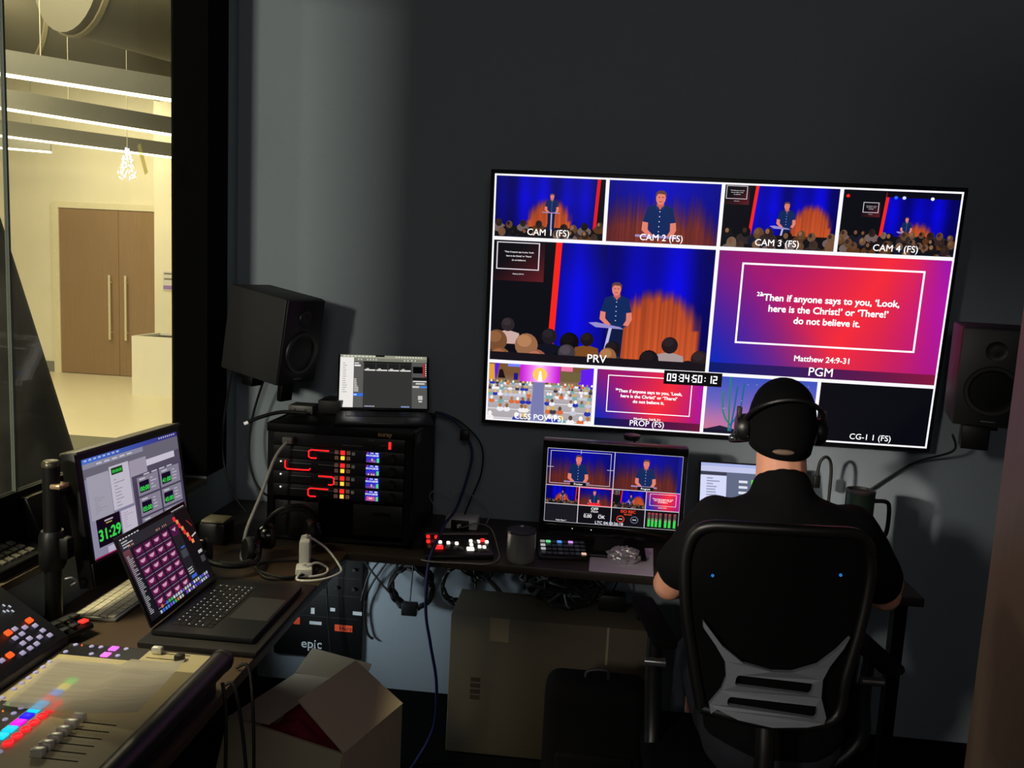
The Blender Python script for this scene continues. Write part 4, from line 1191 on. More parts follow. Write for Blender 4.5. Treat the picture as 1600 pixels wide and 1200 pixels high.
# loose sheet lying over the keys: translucent paper, lifted towards the arm rest
pm = bpy.data.materials.new('thin_printed_paper')
pm.use_nodes = True
nt = pm.node_tree
bs = nt.nodes['Principled BSDF']; bs.inputs['Base Color'].default_value = (.50, .47, .45, 1); bs.inputs['Roughness'].default_value = .8
tl = nt.nodes.new('ShaderNodeBsdfTranslucent'); tl.inputs[0].default_value = (.6, .56, .54, 1)
tp_ = nt.nodes.new('ShaderNodeBsdfTransparent'); tp_.inputs[0].default_value = (1, 1, 1, 1)
ma = nt.nodes.new('ShaderNodeMixShader'); ma.inputs[0].default_value = .3
mb_ = nt.nodes.new('ShaderNodeMixShader'); mb_.inputs[0].default_value = .26
wv = nt.nodes.new('ShaderNodeTexNoise'); wv.inputs['Scale'].default_value = 1.0
mp = nt.nodes.new('ShaderNodeMapping'); mp.inputs['Scale'].default_value = (6, 90, 1)
tcn = nt.nodes.new('ShaderNodeTexCoord'); nt.links.new(tcn.outputs['Object'], mp.inputs[0]); nt.links.new(mp.outputs[0], wv.inputs['Vector'])
cr = nt.nodes.new('ShaderNodeMapRange'); cr.inputs[1].default_value = .45; cr.inputs[2].default_value = .62; cr.inputs[3].default_value = 1.0; cr.inputs[4].default_value = .72
hs = nt.nodes.new('ShaderNodeMix'); hs.data_type = 'RGBA'; hs.inputs[6].default_value = (.20, .19, .185, 1); hs.inputs[7].default_value = (.44, .42, .40, 1)
nt.links.new(wv.outputs[0], cr.inputs[0]); nt.links.new(cr.outputs[0], hs.inputs[0]); nt.links.new(hs.outputs[2], bs.inputs['Base Color'])
nt.links.new(bs.outputs[0], ma.inputs[1]); nt.links.new(tl.outputs[0], ma.inputs[2]); nt.links.new(ma.outputs[0], mb_.inputs[1]); nt.links.new(tp_.outputs[0], mb_.inputs[2])
nt.links.new(mb_.outputs[0], nt.nodes['Material Output'].inputs[0])
sh = MB()
TL, TR, BR, BL = Vector((-1.073, 1.575, .8475)), Vector((-.79, 1.575, .872)), Vector((-.765, 1.345, .878)), Vector((-1.055, 1.385, .8475))
vs, fs = [], []
for j in range(13):
    for i in range(13):
        u, v = i / 12, j / 12
        p = (TL * (1 - u) + TR * u) * (1 - v) + (BL * (1 - u) + BR * u) * v
        p.z = .848 + .026 * u ** 2.2 + .012 * u * v * v - .010 * math.sin(u * 3.14) * (1 - v) * u
        p.z = max(p.z, .8635 if p.x > -.915 else .8485)
        vs.append(p)
for j in range(12):
    for i in range(12):
        a = j * 13 + i
        fs.append((a, a + 1, a + 14, a + 13))
sh.add(vs, fs)
o = sh.build('paper_sheet', pm, None, smooth=True)
props(o, 'printed paper sheet lying across the keys of the lighting console', 'paper')
# keyboard under the window monitor
kb = thing('keyboard', 'silver keyboard with dark gaps between keys, in front of the window monitor', 'keyboard', (-1.24, 2.135, .7505), math.radians(90))
MB().box(-.165, .165, -.062, .062, .0003, .008).build('body', SILVER, kb, local=True, bevel=.003)
MB().box(-.159, .159, -.055, .055, .0078, .0083).build('key_bed', mat('key_bed_dark', (30, 28, 22), .7), kb, local=True)
k = MB(); key_rows(k, .316, .108, -.158, -.054, rows=5, cols=15, h=.003, z=.0083)
k.build('keys', mat('pale_key', (232, 224, 200), .5, var=.03), kb, local=True)
kp = thing('keypad', 'little black keypad with one red-lit key behind the lighting console', 'keypad', (-1.235, 1.86, .7664), math.radians(75))
MB().hexa([(-.045, -.035, 0), (.045, -.035, 0), (.045, .035, 0), (-.045, .035, 0), (-.045, -.035, .012), (.045, -.035, .012), (.045, .035, .03), (-.045, .035, .03)]).build('body', PLAST_B, kp, local=True, bevel=.003)
for x in (-.028, 0, .028):
    for yy in (-.018, .012):
        red = x > .01 and yy < 0
        MB().box(x - .010, x + .010, yy - .009, yy + .009, .015 + (yy + .035) * .257, .021 + (yy + .035) * .257).build('red_key' if red else 'key', led('red_keypad_light', (255, 60, 50), 1.0) if red else PLAST_D, kp, local=True, bevel=.002)
MB().box(-1.12, -.80, 1.675, 1.835, .7505, .7545).build('desk_mat', mat('dark_desk_mat', (46, 42, 46), .8, var=.1), None)
props(bpy.data.objects['desk_mat'], 'flat dark mat between the lighting console and the laptop', 'mat')
# things on the window ledge
o = thing('desk_phone', 'black phone with pale keys on the window ledge', 'phone', (-1.44, 1.93, .896))
MB().hexa([(-1.49, 1.82, .8955), (-1.385, 1.82, .8955), (-1.385, 2.02, .8955), (-1.49, 2.02, .8955), (-1.49, 1.82, .945), (-1.385, 1.82, .92), (-1.385, 2.02, .92), (-1.49, 2.02, .945)]).build('body', PLAST_B, o, bevel=.004)
k = MB()
for i in range(5):
    for j in range(3): k.hexa([(-1.465 + j * .026 + a, 1.87 + i * .026 + b_, .9455 - (.025 * (j * .026 + a + .025) / .105) + h) for h in (-.003, .003) for a, b_ in ((-.008, -.008), (.008, -.008), (.008, .008), (-.008, .008))])
k.build('keys', mat('grey_phone_key', (120, 116, 104), .5), o)
o = thing('tablet_stand', 'black tilted slab standing on the window ledge behind the black pole', 'slab', (-1.45, 2.1, .896))
MB().hexa([(-1.47, 2.045, .8955), (-1.41, 2.045, .8955), (-1.41, 2.25, .8955), (-1.47, 2.25, .8955), (-1.485, 2.045, 1.04), (-1.47, 2.045, 1.04), (-1.47, 2.25, 1.04), (-1.485, 2.25, 1.04)]).build('body', PLAST_B, o, bevel=.003)
MB().box(-1.488, -1.468, 2.05, 2.245, 1.0395, 1.0425).build('pale_edge', mat('pale_edge_strip', (110, 104, 88), .4), o)

# ------------------------------------------------------------------ small things in the desk corner
o = thing('mini_speaker', 'small black cube speaker with tan top in the desk corner', 'speaker', (-1.215, 2.645, .75))
MB().box(-1.262, -1.168, 2.60, 2.69, .7505, .826).build('body', PLAST_B, o, bevel=.012)
MB().box(-1.255, -1.175, 2.607, 2.683, .824, .832).build('top', mat('tan_top_pad', (150, 142, 112), .6), o, bevel=.006)
def headphones(label, loc, rot):
    o = thing('headphones', label, 'headphones', loc, rot, 'headphones on the side desk')
    arc = [(.085 * math.sin(a), 0, .085 * math.cos(a)) for a in [math.radians(d) for d in range(-95, 96, 19)]]
    MB().tube(arc, .008, 10).build('headband', PLAST_B, o, local=True, smooth=True)
    MB().tube([(p[0] * .88, 0, p[2] * .88) for p in arc[3:8]], .010, 10).build('band_pad', PLAST_D, o, local=True, smooth=True)
    for s in (-1, 1):
        M = Matrix.Rotation(s * math.pi / 2, 4, 'Y')
        MB().lathe([(.0, .03), (.03, .028), (.04, .016), (.042, .0)], (s * .072, 0, -.03), M=M).build('ear_cup', mat('gloss_black_cup', (12, 12, 13), .18), o, local=True, smooth=True)
        MB().lathe([(.042, .0), (.043, -.008), (.036, -.018), (.02, -.016), (.0, -.01)], (s * .072, 0, -.03), M=M).build('ear_pad', RUBBER, o, local=True, smooth=True)
    return o
headphones('black headphones standing against the white power brick', (-.93, 2.575, .845), (math.radians(22), 0, math.radians(35)))
headphones('black headphones lying flat on the desk beside the laptop', (-1.06, 2.40, .797), (math.radians(96), math.radians(6), math.radians(40)))
MB().tube([(-.98, 2.40, .765), (-.92, 2.34, .757), (-.85, 2.36, .755), (-.80, 2.44, .755), (-.83, 2.51, .757), (-.92, 2.50, .757), (-.98, 2.44, .760), (-.95, 2.37, .764), (-.86, 2.345, .762), (-.79, 2.42, .762), (-.80, 2.49, .764), (-.88, 2.52, .764)], .0042, 8).build('headphone_cable', RUBBER, None, smooth=True)
props(bpy.data.objects['headphone_cable'], 'black cord looped on the desk beside the white power bricks', 'cord')
def brick(label, loc, rot, sx, sy, sz):
    o = thing('power_brick', label, 'power adapter', loc, rot, 'white power bricks')
    MB().box(-sx / 2, sx / 2, -sy / 2, sy / 2, 0, sz).build('body', WHITEP, o, local=True, bevel=.006)
    MB().cyl((0, 0, sz), (0, 0, sz + .008), .006, n=12).build('cable_collar', WHITEP, o, local=True)
    return o
brick('white power brick standing upright on the desk corner', (-.845, 2.47, .7515), .25, .032, .075, .095)
brick('white power brick lying flat, the lower of the two', (-.825, 2.405, .7515), .3, .05, .06, .028)
MB().tube([(-.84, 2.46, .86), (-.80, 2.53, .80), (-.745, 2.50, .758), (-.72, 2.43, .757), (-.76, 2.36, .757), (-.83, 2.35, .757), (-.80, 2.42, .785), (-.77, 2.46, .758), (-.762, 2.41, .757), (-.80, 2.375, .757)], .0035, 8).build('white_cable', WHITEP, None, smooth=True)
props(bpy.data.objects['white_cable'], 'white charging cord coiled on the desk corner beside the bricks', 'cord')
MB().tube([(-.984, 2.67, 1.105), (-1.005, 2.62, 1.06), (-1.03, 2.57, .95), (-1.055, 2.52, .85), (-1.06, 2.50, .79), (-1.05, 2.47, .757), (-.99, 2.46, .756)], .0055, 10).build('grey_power_cable', mat('grey_cord', (176, 176, 170), .5), None, smooth=True)
props(bpy.data.objects['grey_power_cable'], 'pale grey power cord plugged into the rack top unit', 'cord')
o = thing('converter_box', 'small grey metal box with two screws on top of the rack', 'box', (-1.0, 2.95, RT))
MB().box(-1.065, -.975, 2.90, 2.98, RT + .0005, RT + .03).build('body', mat('grey_metal_case', (96, 96, 92), .45, metal=.4), o, bevel=.002)
for x in (-1.04, -1.0): MB().ball((x, 2.8995, RT + .015), .0028, nu=8, nv=6).build('screw', PLAST_B, o)
MB().box(-.965, -.88, 2.93, 3.06, RT + .0005, RT + .05).build('network_box', mat('black_case', (20, 20, 20), .5), None, bevel=.003)
props(bpy.data.objects['network_box'], 'black box on the rack between the grey box and the laptop', 'box')
o = thing('cable_plug', 'black cord with a bare white tip poking out left of the rack top', 'cord', (-1.1, 2.9, RT))
MB().tube([(-.99, 2.88, RT + .007), (-1.07, 2.86, RT + .010), (-1.13, 2.82, RT - .004), (-1.17, 2.79, RT - .022)], .007, 8).build('cord', RUBBER, o, smooth=True)
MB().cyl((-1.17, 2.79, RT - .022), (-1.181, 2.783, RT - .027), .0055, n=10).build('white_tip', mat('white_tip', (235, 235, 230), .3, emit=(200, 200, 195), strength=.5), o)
for nm, lab, P, r in (('wall_cable', 'black cord hanging down the left wall below the corner loudspeaker, nearer the window', [(-1.30, 2.95, 1.3), (-1.350, 2.99, 1.08), (-1.349, 2.99, .95), (-1.31, 2.98, .83), (-1.25, 2.97, .758)], .0045),
                      ('wall_cable', 'black cord hanging from the corner loudspeaker down behind the rack', [(-1.20, 3.04, 1.3), (-1.27, 3.07, 1.10), (-1.27, 3.05, .93), (-1.20, 3.02, .82), (-1.10, 3.12, .758)], .0045),
                      ('arching_cable', 'thick dark blue cord arching off the laptop down to the desk', [(-.55, 3.06, 1.172), (-.50, 3.06, 1.16), (-.44, 3.05, 1.11), (-.405, 3.05, 1.03), (-.415, 3.03, .94), (-.44, 2.95, .84), (-.455, 2.80, .825), (-.46, 2.66, .80), (-.475, 2.615, .74), (-.48, 2.62, .58), (-.46, 2.63, .45), (-.44, 2.66, .30), (-.45, 2.70, .12), (-.50, 2.66, .012), (-.52, 2.58, .010), (-.545, 2.49, .010)], .0055),
                      ('arching_cable', 'thin black cord arching behind the blue one beside the rack', [(-.56, 3.09, 1.170), (-.47, 3.10, 1.14), (-.38, 3.09, 1.06), (-.37, 3.09, .95), (-.41, 3.08, .83), (-.43, 3.0, .757)], .0032)):
    m_ = mat('dark_blue_cord', (24, 24, 84), .5) if 'blue cord arching off' in lab else RUBBER
    o = MB().tube(P, r, 8).build(nm, m_, None, smooth=True)
    props(o, lab, 'cord')
MB().box(-.452, -.418, 3.035, 3.06, 1.075, 1.115).build('cord_clip', PLAST_B, None, bevel=.004)
props(bpy.data.objects['cord_clip'], 'black clip gripping the cords beside the rack', 'clip')

# camera controller with lit buttons
cn = thing('button_controller', 'small black controller with red and white lit buttons left of the steel mug', 'controller', (-.397, 2.727, .7505), .24)
MB().hexa([(-.115, -.08, 0), (.115, -.08, 0), (.115, .08, 0), (-.115, .08, 0), (-.115, -.08, .016), (.115, -.08, .016), (.115, .08, .042), (-.115, .08, .042)]).build('body', PLAST_B, cn, local=True, bevel=.004)
MB().box(-.112, .112, .06, .078, .040, .046).build('rear_edge', mat('grey_edge', (96, 92, 90), .5), cn, local=True, bevel=.002)
WB = led('white_button_light', (255, 248, 235), 1.5); RB = led('red_button_bright', (255, 34, 34), 1.6); GB = mat('unlit_button', (120, 112, 112), .5)
def btn(px, py, w_, d_, m_, nm):
    x, yy = (px - 880 - 0) / 1, 0
    u = -.108 + (px - 170) / 720 * .216
    v = .052 - (py - 420) / 150 * .115
    z = .016 + (v + .08) * .1625
    MB().box(u - w_, u + w_, v - d_, v + d_, z - .002, z + .006).build(nm, m_, cn, local=True, bevel=.0022)
for px, py in ((198, 425), (292, 430), (195, 470)): btn(px, py, .0062, .0085, RB, 'red_button')
btn(310, 522, .014, .013, RB, 'red_button')
btn(822, 458, .007, .009, RB, 'red_button')
for px, py in ((330, 476), (422, 482), (517, 488), (683, 465), (682, 500), (770, 470), (866, 474), (772, 518), (824, 522)): btn(px, py, .0058, .0075, WB, 'white_button')
btn(662, 538, .0125, .011, WB, 'white_button')
for px, py in ((205, 518), (405, 525), (490, 530), (560, 532), (470, 485), (725, 545), (800, 550), (850, 550), (240, 470), (738, 475)): btn(px, py, .0065, .0075, GB, 'unlit_button')
o = thing('network_hub', 'white box with black front on the desk behind the button controller', 'hub', (-.43, 3.0, .7505))
MB().box(-.485, -.365, 2.98, 3.07, .7505, .79).build('body', WHITEP, o, bevel=.004)
MB().box(-.462, -.395, 2.972, 2.981, .754, .786).build('front', PLAST_B, o, bevel=.002)
MB().box(-.437, -.423, 2.955, 2.973, .762, .774).build('plug', WHITEP, o, bevel=.002)
for lab, P in (('thin pale cord looping round the front of the button controller', [(-.43, 2.957, .768), (-.41, 2.93, .775), (-.36, 2.91, .80), (-.30, 2.86, .80), (-.265, 2.78, .758), (-.25, 2.68, .755), (-.28, 2.62, .755), (-.36, 2.61, .755), (-.46, 2.60, .755), (-.50, 2.61, .755)]),
               ('thin pale cord curled in loops above the white hub', [(-.485, 3.03, .78), (-.54, 3.02, .83), (-.55, 3.0, .87), (-.52, 3.0, .89), (-.48, 3.01, .86), (-.45, 3.03, .885), (-.40, 3.04, .87), (-.35, 3.05, .83), (-.33, 3.06, .79), (-.34, 3.03, .757)])):
    o = MB().tube(P, .0022, 6).build('pale_cable', mat('pale_cord', (150, 144, 140), .5), None, smooth=True)
    props(o, lab, 'cord')
def mug_body(r, h, t=.003):
    return [(0, 0), (r * .92, 0), (r * .97, .006), (r, .02), (r, h - .004), (r * 1.03, h), (r * .98, h), (r - t, h - .004), (r - t, .012), (0, .012)]
o = thing('steel_mug', 'brushed steel mug with clear lid on the back desk', 'mug', (-.178, 2.70, .7505))
MB().lathe(mug_body(.048, .098), (-.178, 2.70, .7505), n=40).build('cup', mat('mug_steel', (216, 216, 214), .36, metal=.75, var=.12, scale=8, stretch=(60, 60, 2)), o, smooth=True)
MB().lathe([(.0, .094), (.040, .094), (.046, .097), (.0488, .101), (.0495, .1055), (.046, .106), (.044, .101), (.0, .099)], (-.178, 2.70, .7505), n=40).build('lid', mat('smoky_lid', (84, 82, 92), .2), o, smooth=True)
o = thing('steel_tumbler', 'tall dark green metal tumbler with side handle right of the seated person', 'tumbler', (.937, 2.80, .7505))
MB().lathe([(0, 0), (.032, 0), (.034, .01), (.036, .12), (.045, .16), (.046, .285), (.047, .29), (.044, .29), (.043, .284), (.043, .02), (0, .02)], (.937, 2.80, .7505), n=36).build('cup', mat('green_steel', (60, 76, 66), .3, metal=.8), o, smooth=True)
MB().lathe([(.0, .284), (.042, .286), (.047, .292), (.047, .300), (.041, .302), (.038, .294), (0, .292)], (.937, 2.80, .7505), n=36).build('lid', mat('dark_lid', (40, 42, 42), .3), o, smooth=True)
MB().tube([(.98, 2.80, 1.015), (1.022, 2.80, 1.015), (1.034, 2.80, .99), (1.034, 2.80, .92), (1.022, 2.80, .895), (.98, 2.80, .895)], .007, 10).build('handle', PLAST_B, o, smooth=True)
# keypad of little lit screens
kd = thing('lit_keypad', 'black keypad of small lit keys between the mug and the white sheet', 'keypad', (-.042, 2.79, .7505), .12)
MB().hexa([(-.085, -.06, 0), (.085, -.06, 0), (.085, .06, 0), (-.085, .06, 0), (-.085, -.06, .012), (.085, -.06, .012), (.085, .06, .035), (-.085, .06, .035)]).build('body', PLAST_B, kd, local=True, bevel=.004)
for r in range(4):
    for q in range(8):
        x = -.074 + q * .0197; yy = .038 - r * .0255; z = .012 + (yy + .06) * .1917
        lit = {(0, 0): (150, 150, 150), (0, 1): (110, 230, 160), (0, 3): (90, 160, 255), (0, 5): (220, 160, 240), (1, 0): (190, 190, 190), (2, 0): (180, 180, 180), (3, 7): (250, 200, 180)}.get((r, q), (40, 40, 46) if r == 0 or q % 3 else (52, 52, 60))
        MB().box(x, x + .0165, yy - .0085, yy + .0085, z, z + .0035).build('key', led('small_key_%d_%d_%d' % lit, lit, .9 if max(lit) > 100 else .5), kd, local=True, bevel=.0012)
def sheet(name, label, q4, z, m_):
    o = MB().hexa([(x, yy, z) for x, yy in q4] + [(x, yy, z + .0012) for x, yy in q4]).build(name, m_, None)
    return props(o, label, 'paper')
LINED = mat('lined_lilac_paper', (240, 230, 248), .8, var=.14, scale=1.0, stretch=(3, 140, 1))
sheet('paper_sheet', 'printed white sheet on the back desk under the foil parcel', [(.052, 2.645), (.262, 2.642), (.282, 2.93), (.058, 2.89)], .7505, LINED)
fo = MB()
rnd = random.Random(11)
vs, fs = [], []
NU, NV = 22, 12
for j in range(NV + 1):
    a = math.pi * j / NV
    for k in range(NU):
        q = 2 * math.pi * k / NU
        f = 1 + rnd.uniform(-.16, .16)
        vs.append((.168 + .056 * f * math.sin(a) * math.cos(q), 2.75 + .042 * f * math.sin(a) * math.sin(q), .7525 + max(0, .026 + .027 * f * math.cos(a))))
for j in range(NV):
    for k in range(NU): fs.append((j * NU + k, (j + 1) * NU + k, (j + 1) * NU + (k + 1) % NU, j * NU + (k + 1) % NU))
fo.add(vs, fs)
o = fo.build('foil_parcel', mat('crinkled_foil', (226, 224, 226), .32, metal=.85, bump=.5, scale=90), None)
props(o, 'crumpled foil-wrapped parcel on the white sheet', 'food')
o = thing('gooseneck_lamp', 'thin black gooseneck bent over beside the tumbler', 'lamp', (.888, 2.98, .75))
MB().cyl((.888, 2.98, .7505), (.888, 2.98, .765), .03, n=20).build('base', PLAST_B, o, smooth=True)
MB().tube([(.888, 2.98, .765), (.890, 2.98, 1.0), (.886, 2.98, 1.09), (.868, 2.98, 1.118), (.848, 2.98, 1.10), (.842, 2.98, 1.05)], .0055, 8).build('neck', RUBBER, o, smooth=True)
MB().box(.830, .853, 2.97, 2.99, 1.005, 1.05).build('head', PLAST_B, o, bevel=.003)
o = MB().tube([(1.22, 2.83, 1.25), (1.30, 3.0, 1.165), (1.22, 3.12, 1.09), (1.10, 3.135, .99), (1.0, 3.13, .90), (.95, 3.10, .757)], .0042, 8).build('speaker_cable', RUBBER, None, smooth=True)
props(o, 'black cord slanting down from the loudspeaker near the pale door', 'cord')
o = thing('computer_mouse', 'black mouse under the right hand of the seated person', 'mouse', (1.03, 2.72, .7505))
MB().ball((1.03, 2.72, .7515), .031, .052, .034, nu=20, nv=14).build('body', PLAST_B, o, smooth=True)

# ------------------------------------------------------------------ under and in front of the desks
ep = thing('control_panel', 'black panel with orange and white labels on the wall under the desk', 'panel', (-1.0, 3.12, .33))
MB().box(-1.20, -.835, 3.115, 3.134, .118, .60).build('casing', mat('panel_black', (12, 12, 13), .5), ep, bevel=.003)
MB().box(-.945, -.872, 3.113, 3.1155, .236, .263).build('orange_label', mat('orange_tape', (240, 84, 44), .7), ep)
MB().box(-1.115, -1.09, 3.113, 3.1155, .25, .28).build('orange_label', mat('orange_tape', (240, 84, 44), .7), ep)
for x0, x1, z0, z1 in ((-.872, -.838 + .003, .31, .325), (-1.045, -1.03, .30, .325), (-1.05, -1.0, .255, .268), (-.965, -.945, .318, .332)): MB().box(x0, x1, 3.1132, 3.1155, z0, z1).build('white_label', mat('white_tape', (200, 205, 210), .7), ep)
letter(MB(), 'epic', .054, (-1.04, 3.1135, .154), (1, 0, 0), (0, 0, 1), .008).build('lettering', mat('white_print', (225, 235, 240), .6), ep)
letter(MB(), 'Herz', .026, (-.90, 3.1125, .241), (1, 0, 0), (0, 0, 1), .0).build('handwriting', mat('dark_ink', (60, 20, 14), .7), ep)
kn = MB()
for z in (.42, .50):
    for x in (-1.10, -1.05, -1.0, -.94, -.87): kn.cyl((x, 3.1155, z), (x, 3.104, z), .007, n=12)
kn.build('knob', mat('grey_knob', (70, 74, 78), .35, metal=.6), ep, smooth=True)
lf = MB()
for z in (.29, .385, .46, .54): lf.box(-1.14, -.848, 3.1142, 3.1155, z, z + .0015)
lf.build('panel_line', mat('grey_line', (46, 48, 50), .6), ep)
ep.location.y += .025
def coil(label, x, z, r, n, seed, yc=3.07, thick=.006):
    rr = random.Random(seed)
    P = []
    for i in range(n * 12 + 1):
        a = 2 * math.pi * i / 12
        q = r * (1 + rr.uniform(-.1, .1))
        P.append((x + q * math.cos(a) * .92, yc + rr.uniform(-.03, .03), z + q * math.sin(a)))
    P += [(x + r * .2, yc, z + r * 1.25), (x + r * .3, yc, .66), (x + r * .3, yc - .01, .705)]
    o = MB().tube(P, thick, 6, sub=3).build('cable_coil', RUBBER, None, smooth=True)
    return props(o, label, 'cable coil', 'cable coils under the back desk')
coil('thick coil of black cable hanging under the desk next to the black panel', -.62, .475, .088, 8, 1)
coil('looser second coil of black cable hanging right of the thick coil', -.435, .50, .07, 5, 2, thick=.0045)
coil('small thin coil of black cable hanging highest under the desk', -.34, .575, .04, 4, 3, thick=.003)
o = thing('hanging_adapter', 'black adapter block hanging inside the thick cable coil', 'adapter', (-.615, 3.03, .40))
MB().box(-.645, -.585, 3.00, 3.03, .385, .435).build('body', PLAST_B, o, bevel=.004); MB().tube([(-.615, 3.015, .435), (-.612, 3.03, .55), (-.61, 3.04, .68), (-.61, 3.04, .718)], .003, 6).build('cord', RUBBER, o, smooth=True)
o = thing('hanging_adapter', 'black adapter block dangling under the looser cable coil', 'adapter', (-.41, 3.05, .38))
MB().box(-.45, -.38, 3.03, 3.065, .345, .40).build('body', PLAST_B, o, bevel=.004); MB().tube([(-.41, 3.05, .40), (-.38, 3.06, .45), (-.36, 3.06, .52), (-.38, 3.05, .64), (-.40, 3.05, .718)], .003, 6).build('cord', RUBBER, o, smooth=True)
for lab, P, r in (('black cord curving down the wall between panel and coil, bare end', [(-.70, 3.10, .715), (-.71, 3.11, .60), (-.80, 3.13, .44), (-.825, 3.14, .34), (-.81, 3.14, .24), (-.785, 3.14, .215)], .005),
                  ('black cord sweeping from the panel edge up to the thick coil', [(-.834, 3.12, .38), (-.80, 3.12, .50), (-.72, 3.11, .60), (-.66, 3.10, .65), (-.60, 3.09, .715)], .0045),
                  ('black cord crossing from panel top to the coils', [(-.834, 3.11, .56), (-.78, 3.09, .51), (-.72, 3.08, .45), (-.66, 3.08, .40)], .004),
                  ('thick black cord slanting right from the coils to the carton', [(-.50, 3.08, .69), (-.40, 3.06, .60), (-.30, 3.05, .52), (-.25, 3.04, .47)], .008),
                  ('thin black cord swagging under the desk above the brown carton, left', [(-.02, 3.1, .715), (.0, 3.1, .62), (.05, 3.1, .55), (.10, 3.1, .60), (.12, 3.1, .715)], .0035),
                  ('thin black cord swagging under the desk above the brown carton, right', [(.03, 3.08, .715), (.08, 3.08, .66), (.16, 3.08, .645), (.24, 3.08, .67), (.28, 3.08, .715)], .004),
                  ('thin black cord dropping straight to the adapter on the brown carton', [(.19, 3.06, .715), (.19, 3.05, .65), (.17, 3.0, .60), (.15, 2.94, .575)], .0035),
                  ('black cord slanting behind the brown carton near the chair arm', [(.12, 3.11, .715), (.10, 3.12, .62), (.05, 3.13, .54), (.02, 3.13, .45)], .004)):
    o = MB().tube(P, r, 6).build('loose_cable', RUBBER, None, smooth=True)
    props(o, lab, 'cord')
for lab, x, yy, z, rx, ry, rz, sd in (('black tangle of cords hanging under the desk above the brown carton', -.13, 3.02, .62, .075, .05, .10, 4), ('larger black bundle of cords slumped on the brown carton', -.02, 2.90, .585, .13, .06, .062, 5)):
    rr = random.Random(sd)
    P = []
    for i in range(90):
        a, b_ = rr.uniform(0, 6.28), rr.uniform(-1.2, 1.2)
        P.append((x + rx * math.cos(a) * math.cos(b_), yy + ry * math.sin(a) * math.cos(b_), z + rz * math.sin(b_)))
    t_ = MB().tube(P, .008, 6, sub=3)
    if sd == 4: t_.tube([(x, yy, z + rz), (x + .01, yy + .02, .70), (x + .01, yy + .02, .718)], .006, 6)
    o = t_.build('cord_tangle', RUBBER, None, smooth=True)
    props(o, lab, 'cords')
bx = thing('brown_carton', 'large closed brown carton standing under the back desk', 'carton', (-.05, 2.85, 0))
MB().box(-.414, .305, 2.752, 3.0, .004, .515).build('body', CARD, bx, bevel=.004)
tpm = mat('clear_parcel_tape', (150, 138, 116), .3)
MB().box(-.275, -.208, 2.7505, 2.7522, .43, .5155).build('tape', tpm, bx); MB().box(.13, .138, 2.7505, 2.7522, .38, .5155).build('tape', tpm, bx)
lb = MB()
for k in range(4): lb.box(-.335, -.30, 2.7508, 2.7522, .21 + k * .022, .225 + k * .022)
lb.build('printed_mark', mat('dark_box_print', (70, 60, 48), .8), bx)
o = thing('power_adapter', 'black square power adapter sitting on the brown carton', 'power adapter', (.15, 2.92, .5155))
MB().box(.10, .195, 2.89, 2.95, .5158, .575).build('body', PLAST_B, o, bevel=.004)
o = MB().box(.235, .295, 2.83, 2.90, .5158, .56).build('small_black_box', PLAST_B, None, bevel=.004)
props(o, 'small black box on the right end of the brown carton', 'box')
# open carton
ang = math.atan2(-.13, .385)
oc = thing('open_carton', 'open cardboard carton with raised flaps on the floor below the laptop', 'carton', (-.99, 2.24, 0), ang)
CARD2 = mat('grey_brown_cardboard', (186, 172, 146), .9, var=.06, scale=14)
LW, LD, HH = .41, .31, .36
MB().box(0, LW, 0, .005, .003, HH).box(0, LW, LD - .005, LD, .003, HH).box(0, .005, .005, LD - .005, .003, HH).box(LW - .005, LW, .005, LD - .005, .003, HH).box(.005, LW - .005, .005, LD - .005, .003, .008).build('walls', CARD2, oc, local=True)
def flap(p, q, out, up, L, cut=.0):
    """panel hinged on p-q; leans by out/up"""
    p, q = Vector(p), Vector(q)
    d = (q - p).normalized()
    v = (Vector(out) + Vector((0, 0, up))).normalized() * L
    n_ = d.cross(v).normalized() * .004
    a, b_ = p + v + d * cut, q + v - d * cut
    return MB().hexa([p, q, q + n_, p + n_, a, b_, b_ + n_, a + n_])
flap((LW, .0, HH), (LW, LD, HH), (-1, 0, 0), .62, .20, .012).build('flap', CARD2, oc, local=True)
flap((0, 0, HH), (0, LD, HH), (1, 0, 0), .12, .15, .0).build('flap', CARD2, oc, local=True)
flap((0, LD, HH), (LW * .62, LD, HH), (0, 1, 0), .75, .095, .01).build('flap', CARD2, oc, local=True)
flap((LW, 0, HH), (0, 0, HH), (0, -.35, 0), -1, .17, .0).build('flap', CARD2, oc, local=True)
rdm = mat('crimson_fabric', (150, 26, 52), .8, var=.25, scale=12)
cv = MB()
vs, fs = [], []
for j in range(9):
    for i in range(11):
        vs.append((.02 + i * .037, .02 + j * .034, .27 + .025 * math.sin(i * 1.3 + j) + .015 * math.cos(j * 1.7)))
for j in range(8):
    for i in range(10):
        a = j * 11 + i
        fs.append((a, a + 1, a + 12, a + 11))
n0 = len(vs)
vs2 = vs + [(x, yy, .02) for x, yy, z in vs]
fs2 = fs + [tuple(i + n0 for i in f)[::-1] for f in fs]
edge = [i for i in range(11)] + [j * 11 + 10 for j in range(1, 9)] + [88 + i for i in range(9, -1, -1)] + [j * 11 for j in range(7, 0, -1)]
for a, b_ in zip(edge, edge[1:] + edge[:1]): fs2.append((a, a + n0, b_ + n0, b_))
cv.add(vs2, fs2)
Mo = matrix_of(oc)
o = MB().add([Mo @ Vector(v) for v in cv.v], cv.f).build('crimson_cloth', rdm, None, smooth=True)
props(o, 'crimson cloth bunched inside the open carton', 'cloth')
o = MB().tube([(-.97, 3.05, .72), (-.965, 3.09, .40), (-.93, 3.05, .10), (-.90, 2.80, .30), (-.885, 2.72, .38)], .004, 6).build('panel_cable', RUBBER, None, smooth=True)
